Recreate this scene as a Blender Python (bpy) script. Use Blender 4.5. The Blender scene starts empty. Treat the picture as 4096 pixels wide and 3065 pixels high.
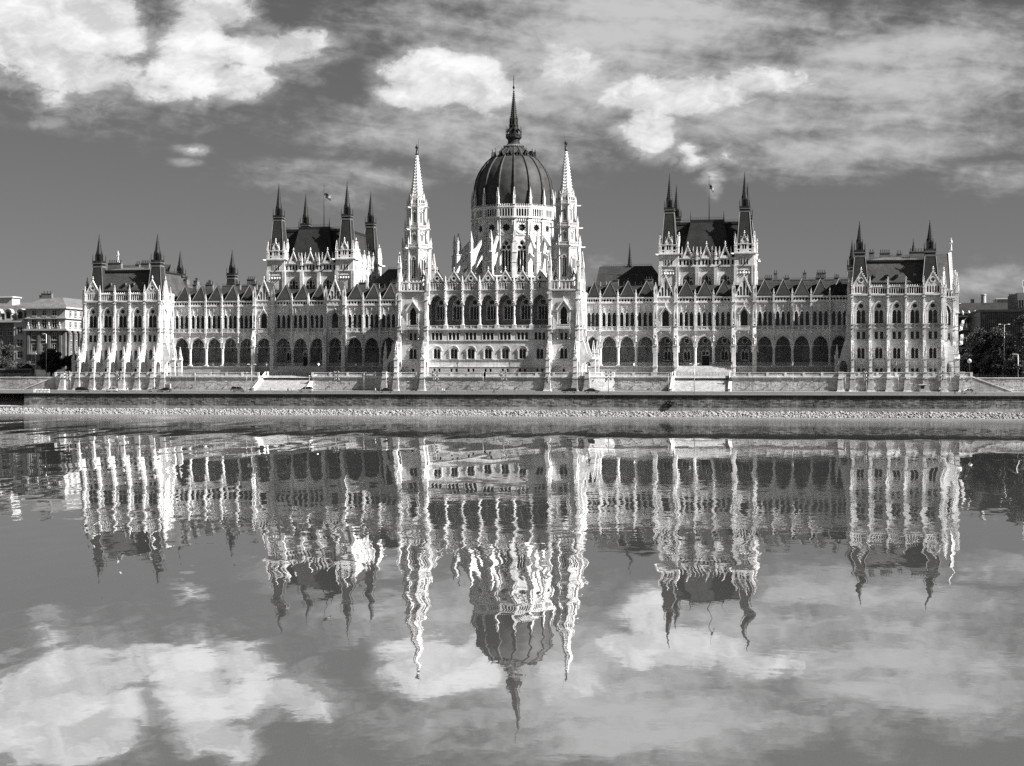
import bpy, math, random
import numpy as np
from mathutils import Matrix, Vector, geometry
R = math.radians
rnd = random.Random(7)
scene = bpy.context.scene
col = scene.collection

# ------------------------------------------------------------------ camera
CAM = (92.8, -470.0, 11.5)
YAW = 10.62
cam_d = bpy.data.cameras.new('camera')
cam = bpy.data.objects.new('camera', cam_d)
col.objects.link(cam)
cam.location = CAM
cam.rotation_euler = (R(90), 0, R(YAW))
cam_d.sensor_width = 36.0
cam_d.lens = 36.0 * 6130.0 / 4096.0
cam_d.shift_y = -(1532.5 - 1489.0) / 4096.0
cam_d.clip_end = 20000
cam_d.clip_start = 1
scene.camera = cam

# ------------------------------------------------------------------ sun, sky, exposure
SUN_EL, SUN_AZ = 40.0, 101.0          # azimuth from +Y towards +X
SUN_DIR = Vector((math.cos(R(SUN_EL)) * math.sin(R(SUN_AZ)), math.cos(R(SUN_EL)) * math.cos(R(SUN_AZ)), math.sin(R(SUN_EL))))
sun_d = bpy.data.lights.new('sun', 'SUN')
sun_d.energy = 5.0
sun_d.angle = R(0.53)
sun_d.color = (1.0, 0.985, 0.96)
sun = bpy.data.objects.new('sun', sun_d)
col.objects.link(sun)
sun.rotation_euler = (-SUN_DIR).to_track_quat('-Z', 'Y').to_euler()
sun.location = (200, -200, 300)

vs = scene.view_settings
vs.view_transform = 'Standard'
vs.look = 'None'
vs.gamma = 1.0
vs.use_curve_mapping = False
vs.exposure = 1.45
scene.cycles.diffuse_bounces = 3
scene.cycles.use_denoising = False
scene.cycles.caustics_reflective = False
scene.cycles.caustics_refractive = False

world = bpy.data.worlds.new('World')
scene.world = world
world.use_nodes = True
SKY_GAIN, SKY_STRENGTH = 0.235, 0.10
CLOUD_BRIGHT, VEIL_BRIGHT = 3.25, 2.35    # radiance before the background strength

class NT:
    """small helper around a node tree"""
    def __init__(s, nt):
        s.nt = nt
        nt.nodes.clear()
    def n(s, t, **k):
        x = s.nt.nodes.new(t)
        for a, b in k.items():
            setattr(x, a, b)
        return x
    def l(s, a, b):
        s.nt.links.new(a, b)
    def val(s, x, sock):
        if isinstance(x, (int, float)):
            sock.default_value = x
        else:
            s.l(x, sock)
    def m(s, op, a, b=None, c=None, clamp=False):
        x = s.n('ShaderNodeMath', operation=op)
        x.use_clamp = clamp
        s.val(a, x.inputs[0])
        if b is not None:
            s.val(b, x.inputs[1])
        if c is not None:
            s.val(c, x.inputs[2])
        return x.outputs[0]
    def xyz(s, a, b, c):
        x = s.n('ShaderNodeCombineXYZ')
        s.val(a, x.inputs[0]); s.val(b, x.inputs[1]); s.val(c, x.inputs[2])
        return x.outputs[0]
    def noise(s, vec, scale, detail=4, rough=0.5, dist=0.0):
        x = s.n('ShaderNodeTexNoise')
        s.l(vec, x.inputs['Vector'])
        x.inputs['Scale'].default_value = scale
        x.inputs['Detail'].default_value = detail
        x.inputs['Roughness'].default_value = rough
        x.inputs['Distortion'].default_value = dist
        return x.outputs['Fac']
    def smooth(s, v, a, b, t0=0.0, t1=1.0):
        x = s.n('ShaderNodeMapRange', interpolation_type='SMOOTHSTEP')
        s.val(v, x.inputs['Value'])
        x.inputs['From Min'].default_value = a
        x.inputs['From Max'].default_value = b
        x.inputs['To Min'].default_value = t0
        x.inputs['To Max'].default_value = t1
        return x.outputs['Result']
    def mix(s, f, a, b):
        x = s.n('ShaderNodeMix', data_type='FLOAT')
        s.val(f, x.inputs['Factor']); s.val(a, x.inputs['A']); s.val(b, x.inputs['B'])
        return x.outputs['Result']

def build_world():
    w = NT(world.node_tree)
    sky = w.n('ShaderNodeTexSky', sky_type='NISHITA')
    sky.sun_disc = False
    sky.sun_elevation = R(SUN_EL)
    sky.sun_rotation = R(SUN_AZ)
    sky.air_density = 1.0
    sky.dust_density = 0.6
    sky.ozone_density = 1.0
    sep = w.n('ShaderNodeSeparateColor')
    w.l(sky.outputs[0], sep.inputs[0])
    # black-and-white film behind an orange filter: mostly the red record
    clear = w.m('ADD', w.m('MULTIPLY', sep.outputs[0], 0.75), w.m('MULTIPLY', sep.outputs[1], 0.25))
    clear = w.m('MULTIPLY', w.m('POWER', clear, 0.75), SKY_GAIN)
    tc = w.n('ShaderNodeTexCoord')
    d = w.n('ShaderNodeSeparateXYZ')
    w.l(tc.outputs['Generated'], d.inputs[0])
    az = w.m('MULTIPLY', w.m('ARCTAN2', d.outputs[0], d.outputs[1]), 57.29578)
    el = w.m('MULTIPLY', w.m('ARCSINE', d.outputs[2]), 57.29578)
    av = w.xyz(az, w.m('MULTIPLY', el, 1.7), 0.0)
    # edge noise shared by all clouds: big lobes, then finer and finer curls, bent by a slow swirl
    swirl = w.m('MULTIPLY', w.m('SUBTRACT', w.noise(av, 0.7, 4, 0.55), 0.5), 1.6)
    av2 = w.xyz(w.m('ADD', az, swirl), w.m('ADD', w.m('MULTIPLY', el, 1.6), w.m('MULTIPLY', swirl, 0.7)), 1.0)
    fb = w.noise(av2, 0.36, 12, 0.60, 0.0)
    fb2 = w.noise(av2, 1.5, 7, 0.62, 0.0)
    sh = w.n('ShaderNodeVectorMath', operation='ADD')
    w.l(av2, sh.inputs[0]); sh.inputs[1].default_value = (0.45, 0.75, 0.0)
    fbs = w.noise(sh.outputs[0], 0.36, 7, 0.60, 0.0)      # the same field a little nearer the sun: gives lit tops and shaded bases
    billow = w.m('ADD', w.m('MULTIPLY', w.m('SUBTRACT', fb, 0.5), 2.6), w.m('MULTIPLY', w.m('SUBTRACT', fb2, 0.5), 0.95))
    ae = w.xyz(az, el, 0.0)
    def field(blobs):
        acc = None
        for (a, e, ra, re_, wgt) in blobs:
            v = w.n('ShaderNodeVectorMath', operation='MULTIPLY_ADD')
            w.l(ae, v.inputs[0])
            v.inputs[1].default_value = (1 / ra, 1 / re_, 0)
            v.inputs[2].default_value = (-a / ra, -e / re_, 0)
            q = w.n('ShaderNodeVectorMath', operation='DOT_PRODUCT')
            w.l(v.outputs[0], q.inputs[0]); w.l(v.outputs[0], q.inputs[1])
            g = w.m('SUBTRACT', math.log(wgt), q.outputs['Value'])
            acc = g if acc is None else w.m('MAXIMUM', acc, g)
        return w.m('EXPONENT', acc)
    cum = field(CUMULUS)
    # outside the picture the same kind of sky goes on: broken cumulus set by a broad noise
    away = w.smooth(w.m('ABSOLUTE', w.m('ADD', az, YAW)), 21.0, 28.0)
    high = w.smooth(el, 14.5, 19.0)
    away = w.m('MAXIMUM', away, high)
    low = w.smooth(el, 2.0, 7.0)
    broad = w.noise(w.xyz(w.m('MULTIPLY', d.outputs[0], 1.0), w.m('MULTIPLY', d.outputs[1], 1.0), w.m('MULTIPLY', d.outputs[2], 2.2)), 3.2, 3, 0.5)
    gen = w.m('MULTIPLY', w.m('MULTIPLY', w.smooth(broad, 0.5, 0.68), low), away)
    cum = w.m('MAXIMUM', cum, w.m('MULTIPLY', gen, 0.9))
    d_ = w.m('ADD', w.m('MULTIPLY', cum, 1.2), w.m('MULTIPLY', billow, 0.62))
    dens = w.m('MAXIMUM', w.smooth(d_, 0.38, 0.80), w.m('MULTIPLY', w.smooth(d_, 0.15, 0.60), 0.40))
    dens = w.m('MULTIPLY', dens, w.smooth(cum, 0.02, 0.3))
    # veil clouds: streaky, thin
    sv = w.xyz(w.m('MULTIPLY', az, 0.34), w.m('ADD', w.m('MULTIPLY', el, 1.5), w.m('MULTIPLY', az, 0.16)), 9.0)
    st = w.noise(sv, 0.75, 7, 0.58, 0.5)
    st2 = w.noise(w.xyz(az, w.m('MULTIPLY', el, 1.6), 21.0), 1.1, 6, 0.6, 0.2)
    veil = field(VEIL)
    vd = w.smooth(w.m('ADD', veil, w.m('ADD', w.m('MULTIPLY', w.m('SUBTRACT', st, 0.5), 1.5), w.m('MULTIPLY', w.m('SUBTRACT', st2, 0.5), 1.2))), 0.15, 1.55)
    vd = w.m('MULTIPLY', w.m('MULTIPLY', vd, w.smooth(veil, 0.02, 0.3)), 0.86)
    lit = w.m('ADD', 0.5, w.m('MULTIPLY', w.m('SUBTRACT', fb, fbs), 3.8), clamp=True)
    body = w.smooth(d_, 0.35, 1.3, 0.78, 1.02)
    cb = w.m('MULTIPLY', w.m('MULTIPLY', w.mix(lit, 0.74, 1.12), body), CLOUD_BRIGHT)
    c1 = w.mix(vd, clear, VEIL_BRIGHT)
    c2 = w.mix(w.m('MULTIPLY', dens, 0.97), c1, cb)
    rgb = w.n('ShaderNodeCombineColor')
    for i in range(3):
        w.l(c2, rgb.inputs[i])
    bg = w.n('ShaderNodeBackground')
    w.l(rgb.outputs[0], bg.inputs['Color'])
    bg.inputs['Strength'].default_value = SKY_STRENGTH
    out = w.n('ShaderNodeOutputWorld')
    w.l(bg.outputs[0], out.inputs['Surface'])

# clouds: azimuth, elevation, half width, half height (degrees), weight
CUMULUS = [
    (-28.25, 12.36, 3.40, 1.96, 1.30),
    (-25.67, 12.26, 1.74, 1.17, 1.05),
    (-26.54, 10.65, 2.25, 1.08, 1.00),
    (-27.27, 9.75, 0.94, 0.63, 0.72),
    (-27.48, 8.86, 1.03, 0.34, 0.45),
    (-28.93, 10.18, 1.26, 0.44, 0.40),
    (-22.13, 11.64, 1.44, 1.56, 1.20),
    (-21.50, 12.89, 1.62, 0.92, 1.00),
    (-20.23, 11.80, 2.73, 0.78, 1.00),
    (-18.59, 12.03, 1.38, 0.51, 0.85),
    (-21.41, 10.61, 2.25, 0.78, 1.05),
    (-18.22, 10.70, 1.10, 0.39, 0.50),
    (-12.94, 10.88, 2.15, 1.07, 1.30),
    (-13.40, 11.46, 1.12, 0.61, 1.05),
    (-14.24, 10.23, 1.40, 0.65, 1.05),
    (-11.54, 10.25, 1.96, 0.98, 0.85),
    (-8.64, 11.24, 2.15, 1.03, 0.62),
    (-4.36, 10.10, 2.96, 0.74, 1.15),
    (-5.85, 10.31, 1.39, 0.75, 0.85),
    (-5.47, 8.95, 1.25, 0.98, 1.05),
    (-1.43, 10.57, 2.09, 0.54, 0.80),
    (-3.99, 8.29, 0.83, 0.56, 0.62),
    (-3.63, 7.78, 1.10, 0.46, 0.68),
    (-2.80, 7.95, 1.01, 0.51, 0.70),
    (-3.17, 7.36, 0.64, 0.56, 0.66),
    (-3.07, 6.82, 0.37, 0.51, 0.50),
    (-23.91, 10.25, 1.24, 0.55, 0.60),
    (-24.26, 12.24, 0.53, 0.82, 0.55),
    (-23.02, 10.73, 1.16, 0.82, 0.80),
    (-22.26, 8.08, 0.72, 0.27, 0.44),
    (-22.75, 8.16, 0.54, 0.18, 0.30),
    (-22.66, 7.62, 0.80, 0.20, 0.36),
]
VEIL = [
    (-6.59, 12.65, 6.51, 2.05, 1.50),
    (-8.27, 10.70, 3.92, 2.05, 1.20),
    (-2.25, 12.28, 3.20, 1.57, 1.00),
    (1.37, 12.67, 4.92, 1.10, 0.70),
    (4.03, 11.41, 5.69, 1.45, 1.25),
    (3.15, 10.41, 6.61, 1.09, 1.30),
    (-1.34, 9.32, 5.01, 1.20, 1.00),
    (3.59, 9.24, 6.59, 1.36, 0.90),
    (2.26, 8.14, 6.22, 0.91, 1.10),
    (0.92, 7.28, 4.04, 0.64, 0.65),
    (-13.40, 8.97, 4.66, 1.03, 1.10),
    (-10.60, 8.53, 4.02, 1.31, 1.10),
    (-16.19, 9.48, 3.52, 0.65, 0.70),
    (-16.19, 7.12, 4.17, 0.70, 0.75),
    (-18.95, 7.53, 2.56, 0.37, 0.60),
    (-17.12, 6.37, 2.31, 0.56, 0.55),
    (-13.40, 13.02, 4.66, 1.40, 0.80),
    (6.70, 3.20, 2.21, 0.71, 0.90),
    (7.04, 6.99, 2.72, 0.98, 0.60),
    (-24.26, 10.67, 6.62, 2.36, 0.55),
    (-7.33, 3.81, 1.30, 0.65, 0.50),
]
build_world()

# ------------------------------------------------------------------ materials (all neutral: the photograph is black and white)
MATS = {}
def new_mat(name):
    m = bpy.data.materials.new(name)
    m.use_nodes = True
    MATS[name] = m
    return m, NT(m.node_tree)

def grey(t, v):
    c = t.n('ShaderNodeCombineColor')
    for i in range(3):
        t.val(v, c.inputs[i])
    return c.outputs[0]

def finish(t, value, rough=0.85, bump=None, strength=0.3, dist=0.02, spec=0.3, metallic=0.0):
    b = t.n('ShaderNodeBsdfPrincipled')
    t.l(grey(t, value), b.inputs['Base Color'])
    t.val(rough, b.inputs['Roughness'])
    b.inputs['Specular IOR Level'].default_value = spec
    b.inputs['Metallic'].default_value = metallic
    if bump is not None:
        bn = t.n('ShaderNodeBump')
        bn.inputs['Strength'].default_value = strength
        bn.inputs['Distance'].default_value = dist
        t.l(bump, bn.inputs['Height'])
        t.l(bn.outputs[0], b.inputs['Normal'])
    o = t.n('ShaderNodeOutputMaterial')
    t.l(b.outputs[0], o.inputs['Surface'])

def wall_uv(t):
    """(along the wall, height) from the world position, whichever way the wall faces"""
    g = t.n('ShaderNodeNewGeometry')
    p = t.n('ShaderNodeSeparateXYZ'); t.l(g.outputs['Position'], p.inputs[0])
    nn = t.n('ShaderNodeSeparateXYZ'); t.l(g.outputs['True Normal'], nn.inputs[0])
    sel = t.m('GREATER_THAN', t.m('ABSOLUTE', nn.outputs[0]), t.m('ABSOLUTE', nn.outputs[1]))
    u = t.mix(sel, p.outputs[0], p.outputs[1])
    return g.outputs['Position'], t.xyz(u, p.outputs[2], 0.0)

def stone_mat(name, base, bw=1.1, bh=0.45, tone=0.10, mortar=0.86, stain=0.22, wear=0.10, ms=0.02):
    m, t = new_mat(name)
    pos, uv = wall_uv(t)
    br = t.n('ShaderNodeTexBrick')
    t.l(uv, br.inputs['Vector'])
    br.inputs['Scale'].default_value = 1.0
    br.inputs['Brick Width'].default_value = bw
    br.inputs['Row Height'].default_value = bh
    br.inputs['Mortar Size'].default_value = ms
    br.inputs['Mortar Smooth'].default_value = 0.4
    br.inputs['Bias'].default_value = 0.0
    for k, v in (('Color1', 1 - tone), ('Color2', 1 + tone * 0.6), ('Mortar', mortar)):
        br.inputs[k].default_value = (v, v, v, 1)
    bw_ = t.n('ShaderNodeRGBToBW'); t.l(br.outputs['Color'], bw_.inputs[0])
    big = t.smooth(t.noise(pos, 0.11, 5, 0.6), 0.35, 0.68, 1 - stain, 1.06)
    sp = t.n('ShaderNodeVectorMath', operation='MULTIPLY'); t.l(pos, sp.inputs[0]); sp.inputs[1].default_value = (1.6, 1.6, 0.16)
    streak = t.smooth(t.noise(sp.outputs[0], 1.0, 4, 0.6), 0.3, 0.62, 1 - wear, 1.03)
    fine = t.smooth(t.noise(pos, 3.5, 5, 0.65), 0.3, 0.7, 0.93, 1.05)
    v = t.m('MULTIPLY', t.m('MULTIPLY', bw_.outputs[0], big), t.m('MULTIPLY', streak, fine))
    v = t.m('MULTIPLY', v, base, clamp=False)
    h = t.m('ADD', t.m('MULTIPLY', br.outputs['Fac'], -0.6), t.noise(pos, 4.0, 6, 0.7))
    finish(t, v, 0.88, h, 0.35, 0.03, 0.2)
    return m

def plain_mat(name, base, rough=0.6, var=0.15, scale=0.6, spec=0.4, metallic=0.0, bump=0.0):
    m, t = new_mat(name)
    g = t.n('ShaderNodeNewGeometry')
    n1 = t.noise(g.outputs['Position'], scale, 5, 0.6)
    v = t.m('MULTIPLY', t.smooth(n1, 0.3, 0.7, 1 - var, 1 + var), base)
    finish(t, v, rough, n1 if bump else None, bump, 0.03, spec, metallic)
    return m

def tile_mat(name, base, bw, bh, tone=0.25, rough=0.75, spec=0.1):
    """roof covering: overlapping small tiles"""
    m, t = new_mat(name)
    pos, uv = wall_uv(t)
    br = t.n('ShaderNodeTexBrick')
    t.l(uv, br.inputs['Vector'])
    br.inputs['Scale'].default_value = 1.0
    br.inputs['Brick Width'].default_value = bw
    br.inputs['Row Height'].default_value = bh
    br.inputs['Mortar Size'].default_value = 0.025
    for k, v in (('Color1', 1 - tone), ('Color2', 1 + tone), ('Mortar', 0.6)):
        br.inputs[k].default_value = (v, v, v, 1)
    bw_ = t.n('ShaderNodeRGBToBW'); t.l(br.outputs['Color'], bw_.inputs[0])
    big = t.smooth(t.noise(pos, 0.25, 5, 0.6), 0.3, 0.7, 0.78, 1.18)
    v = t.m('MULTIPLY', t.m('MULTIPLY', bw_.outputs[0], big), base)
    finish(t, v, rough, t.m('ADD', t.m('MULTIPLY', br.outputs['Fac'], -1.0), t.noise(pos, 2.0, 4, 0.6)), 0.5, 0.04, spec)
    return m

def glass_mat(name, base, rough):
    m, t = new_mat(name)
    g = t.n('ShaderNodeNewGeometry')
    n1 = t.noise(g.outputs['Position'], 0.55, 3, 0.6)
    v = t.m('MULTIPLY', t.smooth(n1, 0.35, 0.7, 0.45, 1.8), base)
    # here and there a pale curtain behind the pane
    v = t.m('ADD', v, t.smooth(t.noise(g.outputs['Position'], 0.33, 2, 0.5), 0.60, 0.66, 0.0, base * 9.0))
    finish(t, v, rough, n1, 0.08, 0.1, 0.4)
    return m

stone_mat('limestone', 0.67, tone=0.15, stain=0.30, wear=0.22)
stone_mat('limestone_carved', 0.69, tone=0.02, mortar=0.98, stain=0.24, wear=0.2)
stone_mat('shaded_arcade_stone', 0.26, 1.2, 0.5, 0.18, 0.8, 0.35, 0.2)  # inner walls and ceilings: the shade inside is put into this darker colour
stone_mat('rusticated', 0.43, 1.3, 0.55, 0.16, 0.45, 0.25, 0.15, 0.045)
stone_mat('terrace_stone', 0.4, 1.0, 0.42, 0.22, 0.62, 0.35, 0.25)
stone_mat('terrace_block', 0.52, 1.05, 0.42, 0.26, 0.6, 0.35, 0.25, 0.03)
stone_mat('quay_stone', 0.11, 1.0, 0.42, 0.25, 0.55, 0.5, 0.45)
stone_mat('quay_block', 0.29, 1.25, 0.44, 0.5, 0.45, 0.5, 0.35, 0.04)
plain_mat('pale_render', 0.34, 0.85, 0.12, 0.3, 0.2)
plain_mat('grey_render', 0.13, 0.85, 0.2, 0.4, 0.2)
plain_mat('riprap', 0.23, 0.9, 0.35, 1.2, 0.2)
plain_mat('mud', 0.14, 0.9, 0.3, 0.8, 0.2)
tile_mat('slate', 0.033, 0.5, 0.32, 0.16)
tile_mat('glazed_tile', 0.06, 0.45, 0.32, 0.22, 0.6, 0.15)
plain_mat('dome_copper', 0.038, 0.62, 0.3, 0.5, 0.2, 0.0, 0.15)
plain_mat('dark_metal_and_shade', 0.016, 0.6, 0.3, 0.8, 0.25)  # real metalwork, and also the black sheets painting shade behind pierced parapets
plain_mat('lead', 0.11, 0.5, 0.2, 0.5, 0.5)
plain_mat('steel', 0.3, 0.4, 0.1, 0.5, 0.5, 0.3)
plain_mat('bronze', 0.02, 0.45, 0.3, 2.0, 0.5)
glass_mat('window_glass', 0.007, 0.18)
glass_mat('lamp_glass', 0.4, 0.25)
plain_mat('black_iron', 0.02, 0.5, 0.2, 1.0, 0.4)
plain_mat('asphalt', 0.085, 0.9, 0.22, 0.35, 0.2, 0.0, 0.2)
plain_mat('paving', 0.26, 0.9, 0.15, 0.3, 0.2)
plain_mat('step_stone', 0.5, 0.9, 0.15, 0.8, 0.2)
plain_mat('white_paint', 0.6, 0.6, 0.08, 0.5, 0.4)
plain_mat('earth', 0.07, 0.95, 0.3, 0.2, 0.1)
plain_mat('bark', 0.04, 0.9, 0.3, 3.0, 0.2)
plain_mat('leaf', 0.036, 0.6, 0.45, 0.9, 0.3)
plain_mat('tyre', 0.012, 0.8, 0.1, 2.0, 0.2)
plain_mat('car_black', 0.012, 0.2, 0.1, 1.0, 0.6)
plain_mat('car_silver', 0.3, 0.25, 0.06, 1.0, 0.6)
plain_mat('car_grey', 0.13, 0.25, 0.06, 1.0, 0.6)
plain_mat('car_white', 0.55, 0.25, 0.05, 1.0, 0.6)
plain_mat('cloth_white', 0.6, 0.9, 0.1, 4.0, 0.1)
plain_mat('cloth_dark', 0.03, 0.9, 0.2, 4.0, 0.1)
plain_mat('cloth_grey', 0.2, 0.9, 0.2, 4.0, 0.1)
plain_mat('skin', 0.3, 0.6, 0.05, 4.0, 0.3)
plain_mat('hair', 0.04, 0.7, 0.1, 4.0, 0.3)
plain_mat('dark_curtain_wall', 0.012, 0.35, 0.3, 0.3, 0.5)
plain_mat('dark_old_stone', 0.05, 0.9, 0.3, 0.4, 0.2)  # even dark tone for the old facade

def flag_mat():
    m, t = new_mat('flag_cloth')
    tc = t.n('ShaderNodeTexCoord')
    p = t.n('ShaderNodeSeparateXYZ'); t.l(tc.outputs['Generated'], p.inputs[0])
    z = p.outputs[2]
    v = t.mix(t.m('GREATER_THAN', z, 0.667), t.mix(t.m('GREATER_THAN', z, 0.333), 0.04, 0.28), 0.05)
    finish(t, v, 0.9, None)
flag_mat()

def water_mat():
    m, t = new_mat('river_water')
    g = t.n('ShaderNodeNewGeometry')
    p = t.n('ShaderNodeSeparateXYZ'); t.l(g.outputs['Position'], p.inputs[0])
    x, y = p.outputs[0], p.outputs[1]
    def wave(lx, ly, seed, detail=1.5, rough=0.45, dist=0.4):
        return t.m('SUBTRACT', t.noise(t.xyz(t.m('MULTIPLY', x, 1.0 / lx), t.m('MULTIPLY', y, 1.0 / ly), seed), 1.0, detail, rough, dist), 0.5)
    # slopes of the surface: slow boils of the current, shorter chop, wind ripple in patches
    gust = t.smooth(wave(55.0, 60.0, 2.0, 3, 0.55), -0.03, 0.16)
    sx = t.m('ADD', t.m('MULTIPLY', wave(9.0, 40.0, 0.0), 0.060), t.m('MULTIPLY', wave(5.0, 20.0, 11.0), 0.040))
    # the open reach nearer the middle of the river runs smoother
    calm = t.smooth(y, -400.0, -230.0, 0.18, 1.0)
    brisk = t.smooth(y, -360.0, -240.0, 1.0, 0.0)
    sx = t.m('ADD', t.m('MULTIPLY', sx, calm), t.m('MULTIPLY', t.m('ADD', t.m('MULTIPLY', wave(2.2, 5.0, 51.0), 0.044), t.m('MULTIPLY', wave(0.6, 1.1, 57.0), 0.008)), brisk))
    sx = t.m('ADD', sx, t.m('MULTIPLY', wave(1.9, 5.0, 17.0), 0.010))
    sy = t.m('ADD', t.m('MULTIPLY', wave(11.0, 40.0, 23.0), 0.0030), t.m('MULTIPLY', wave(3.0, 6.0, 31.0), 0.0014))
    sy = t.m('ADD', t.m('MULTIPLY', sy, calm), t.m('MULTIPLY', t.m('ADD', t.m('MULTIPLY', wave(2.4, 3.4, 61.0), 0.006), t.m('MULTIPLY', wave(0.7, 0.5, 67.0, 3, 0.6), 0.006)), brisk))
    sy = t.m('ADD', sy, t.m('MULTIPLY', t.m('MULTIPLY', wave(2.2, 1.1, 37.0, 3, 0.6), gust), 0.022))
    sx = t.m('ADD', sx, t.m('MULTIPLY', t.m('MULTIPLY', wave(1.2, 1.0, 41.0, 3, 0.6), gust), 0.03))
    nv = t.n('ShaderNodeVectorMath', operation='NORMALIZE')
    t.l(t.xyz(sx, sy, 1.0), nv.inputs[0])
    # ruffled water along the stone bank
    ruf = t.smooth(t.m('ADD', y, t.m('MULTIPLY', wave(30.0, 25.0, 5.0, 4, 0.6), 70.0)), -140.0, -62.0)
    gl = t.n('ShaderNodeBsdfGlossy')
    t.l(t.m('ADD', t.m('MULTIPLY', ruf, 0.27), 0.006), gl.inputs['Roughness'])
    gl.inputs['Color'].default_value = (0.97, 0.97, 0.97, 1)
    t.l(nv.outputs[0], gl.inputs['Normal'])
    df = t.n('ShaderNodeBsdfDiffuse')
    df.inputs['Color'].default_value = (0.105, 0.105, 0.105, 1)
    mx = t.n('ShaderNodeMixShader')
    dt = t.n('ShaderNodeVectorMath', operation='DOT_PRODUCT')
    t.l(g.outputs['Incoming'], dt.inputs[0]); t.l(nv.outputs[0], dt.inputs[1])
    t.l(t.m('SUBTRACT', 0.985, t.m('MULTIPLY', t.m('ABSOLUTE', dt.outputs['Value']), 1.45)), mx.inputs[0])
    t.l(df.outputs[0], mx.inputs[1]); t.l(gl.outputs[0], mx.inputs[2])
    o = t.n('ShaderNodeOutputMaterial')
    t.l(mx.outputs[0], o.inputs['Surface'])
water_mat()

# ------------------------------------------------------------------ mesh builder
def arc(xc, w, zs, za, n=6):
    """right springing -> apex -> left springing of a pointed (or round) arch"""
    a, r = w / 2.0, za - zs
    Rr = (a * a + r * r) / (2 * a)
    cx = a - Rr
    t1 = math.atan2(r, -cx) if cx < 0 else math.atan2(r, -cx)
    pts = []
    for i in range(n + 1):
        t = t1 * i / n
        pts.append((cx + Rr * math.cos(t), Rr * math.sin(t)))
    pts[-1] = (0.0, r)
    right = [(xc + x, zs + z) for x, z in pts]
    left = [(xc - x, zs + z) for x, z in reversed(pts[:-1])]
    return right + left

def arch(xc, w, zb, zs, za, n=6):
    return [(xc - w / 2, zb), (xc + w / 2, zb)] + arc(xc, w, zs, za, n)

def rect(x0, x1, z0, z1):
    return [(x0, z0), (x1, z0), (x1, z1), (x0, z1)]

def circle(xc, zc, r, n=14, ph=0.0):
    return [(xc + r * math.cos(ph + 2 * math.pi * i / n), zc + r * math.sin(ph + 2 * math.pi * i / n)) for i in range(n)]

def foil(xc, zc, r, k, n=None, ph=0.0, deep=0.34):
    n = n or k * 6
    out = []
    for i in range(n):
        t = 2 * math.pi * i / n
        q = r * (1 - deep + deep * abs(math.cos(k * (t - ph) / 2.0)))
        out.append((xc + q * math.cos(t), zc + q * math.sin(t)))
    return out

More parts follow.
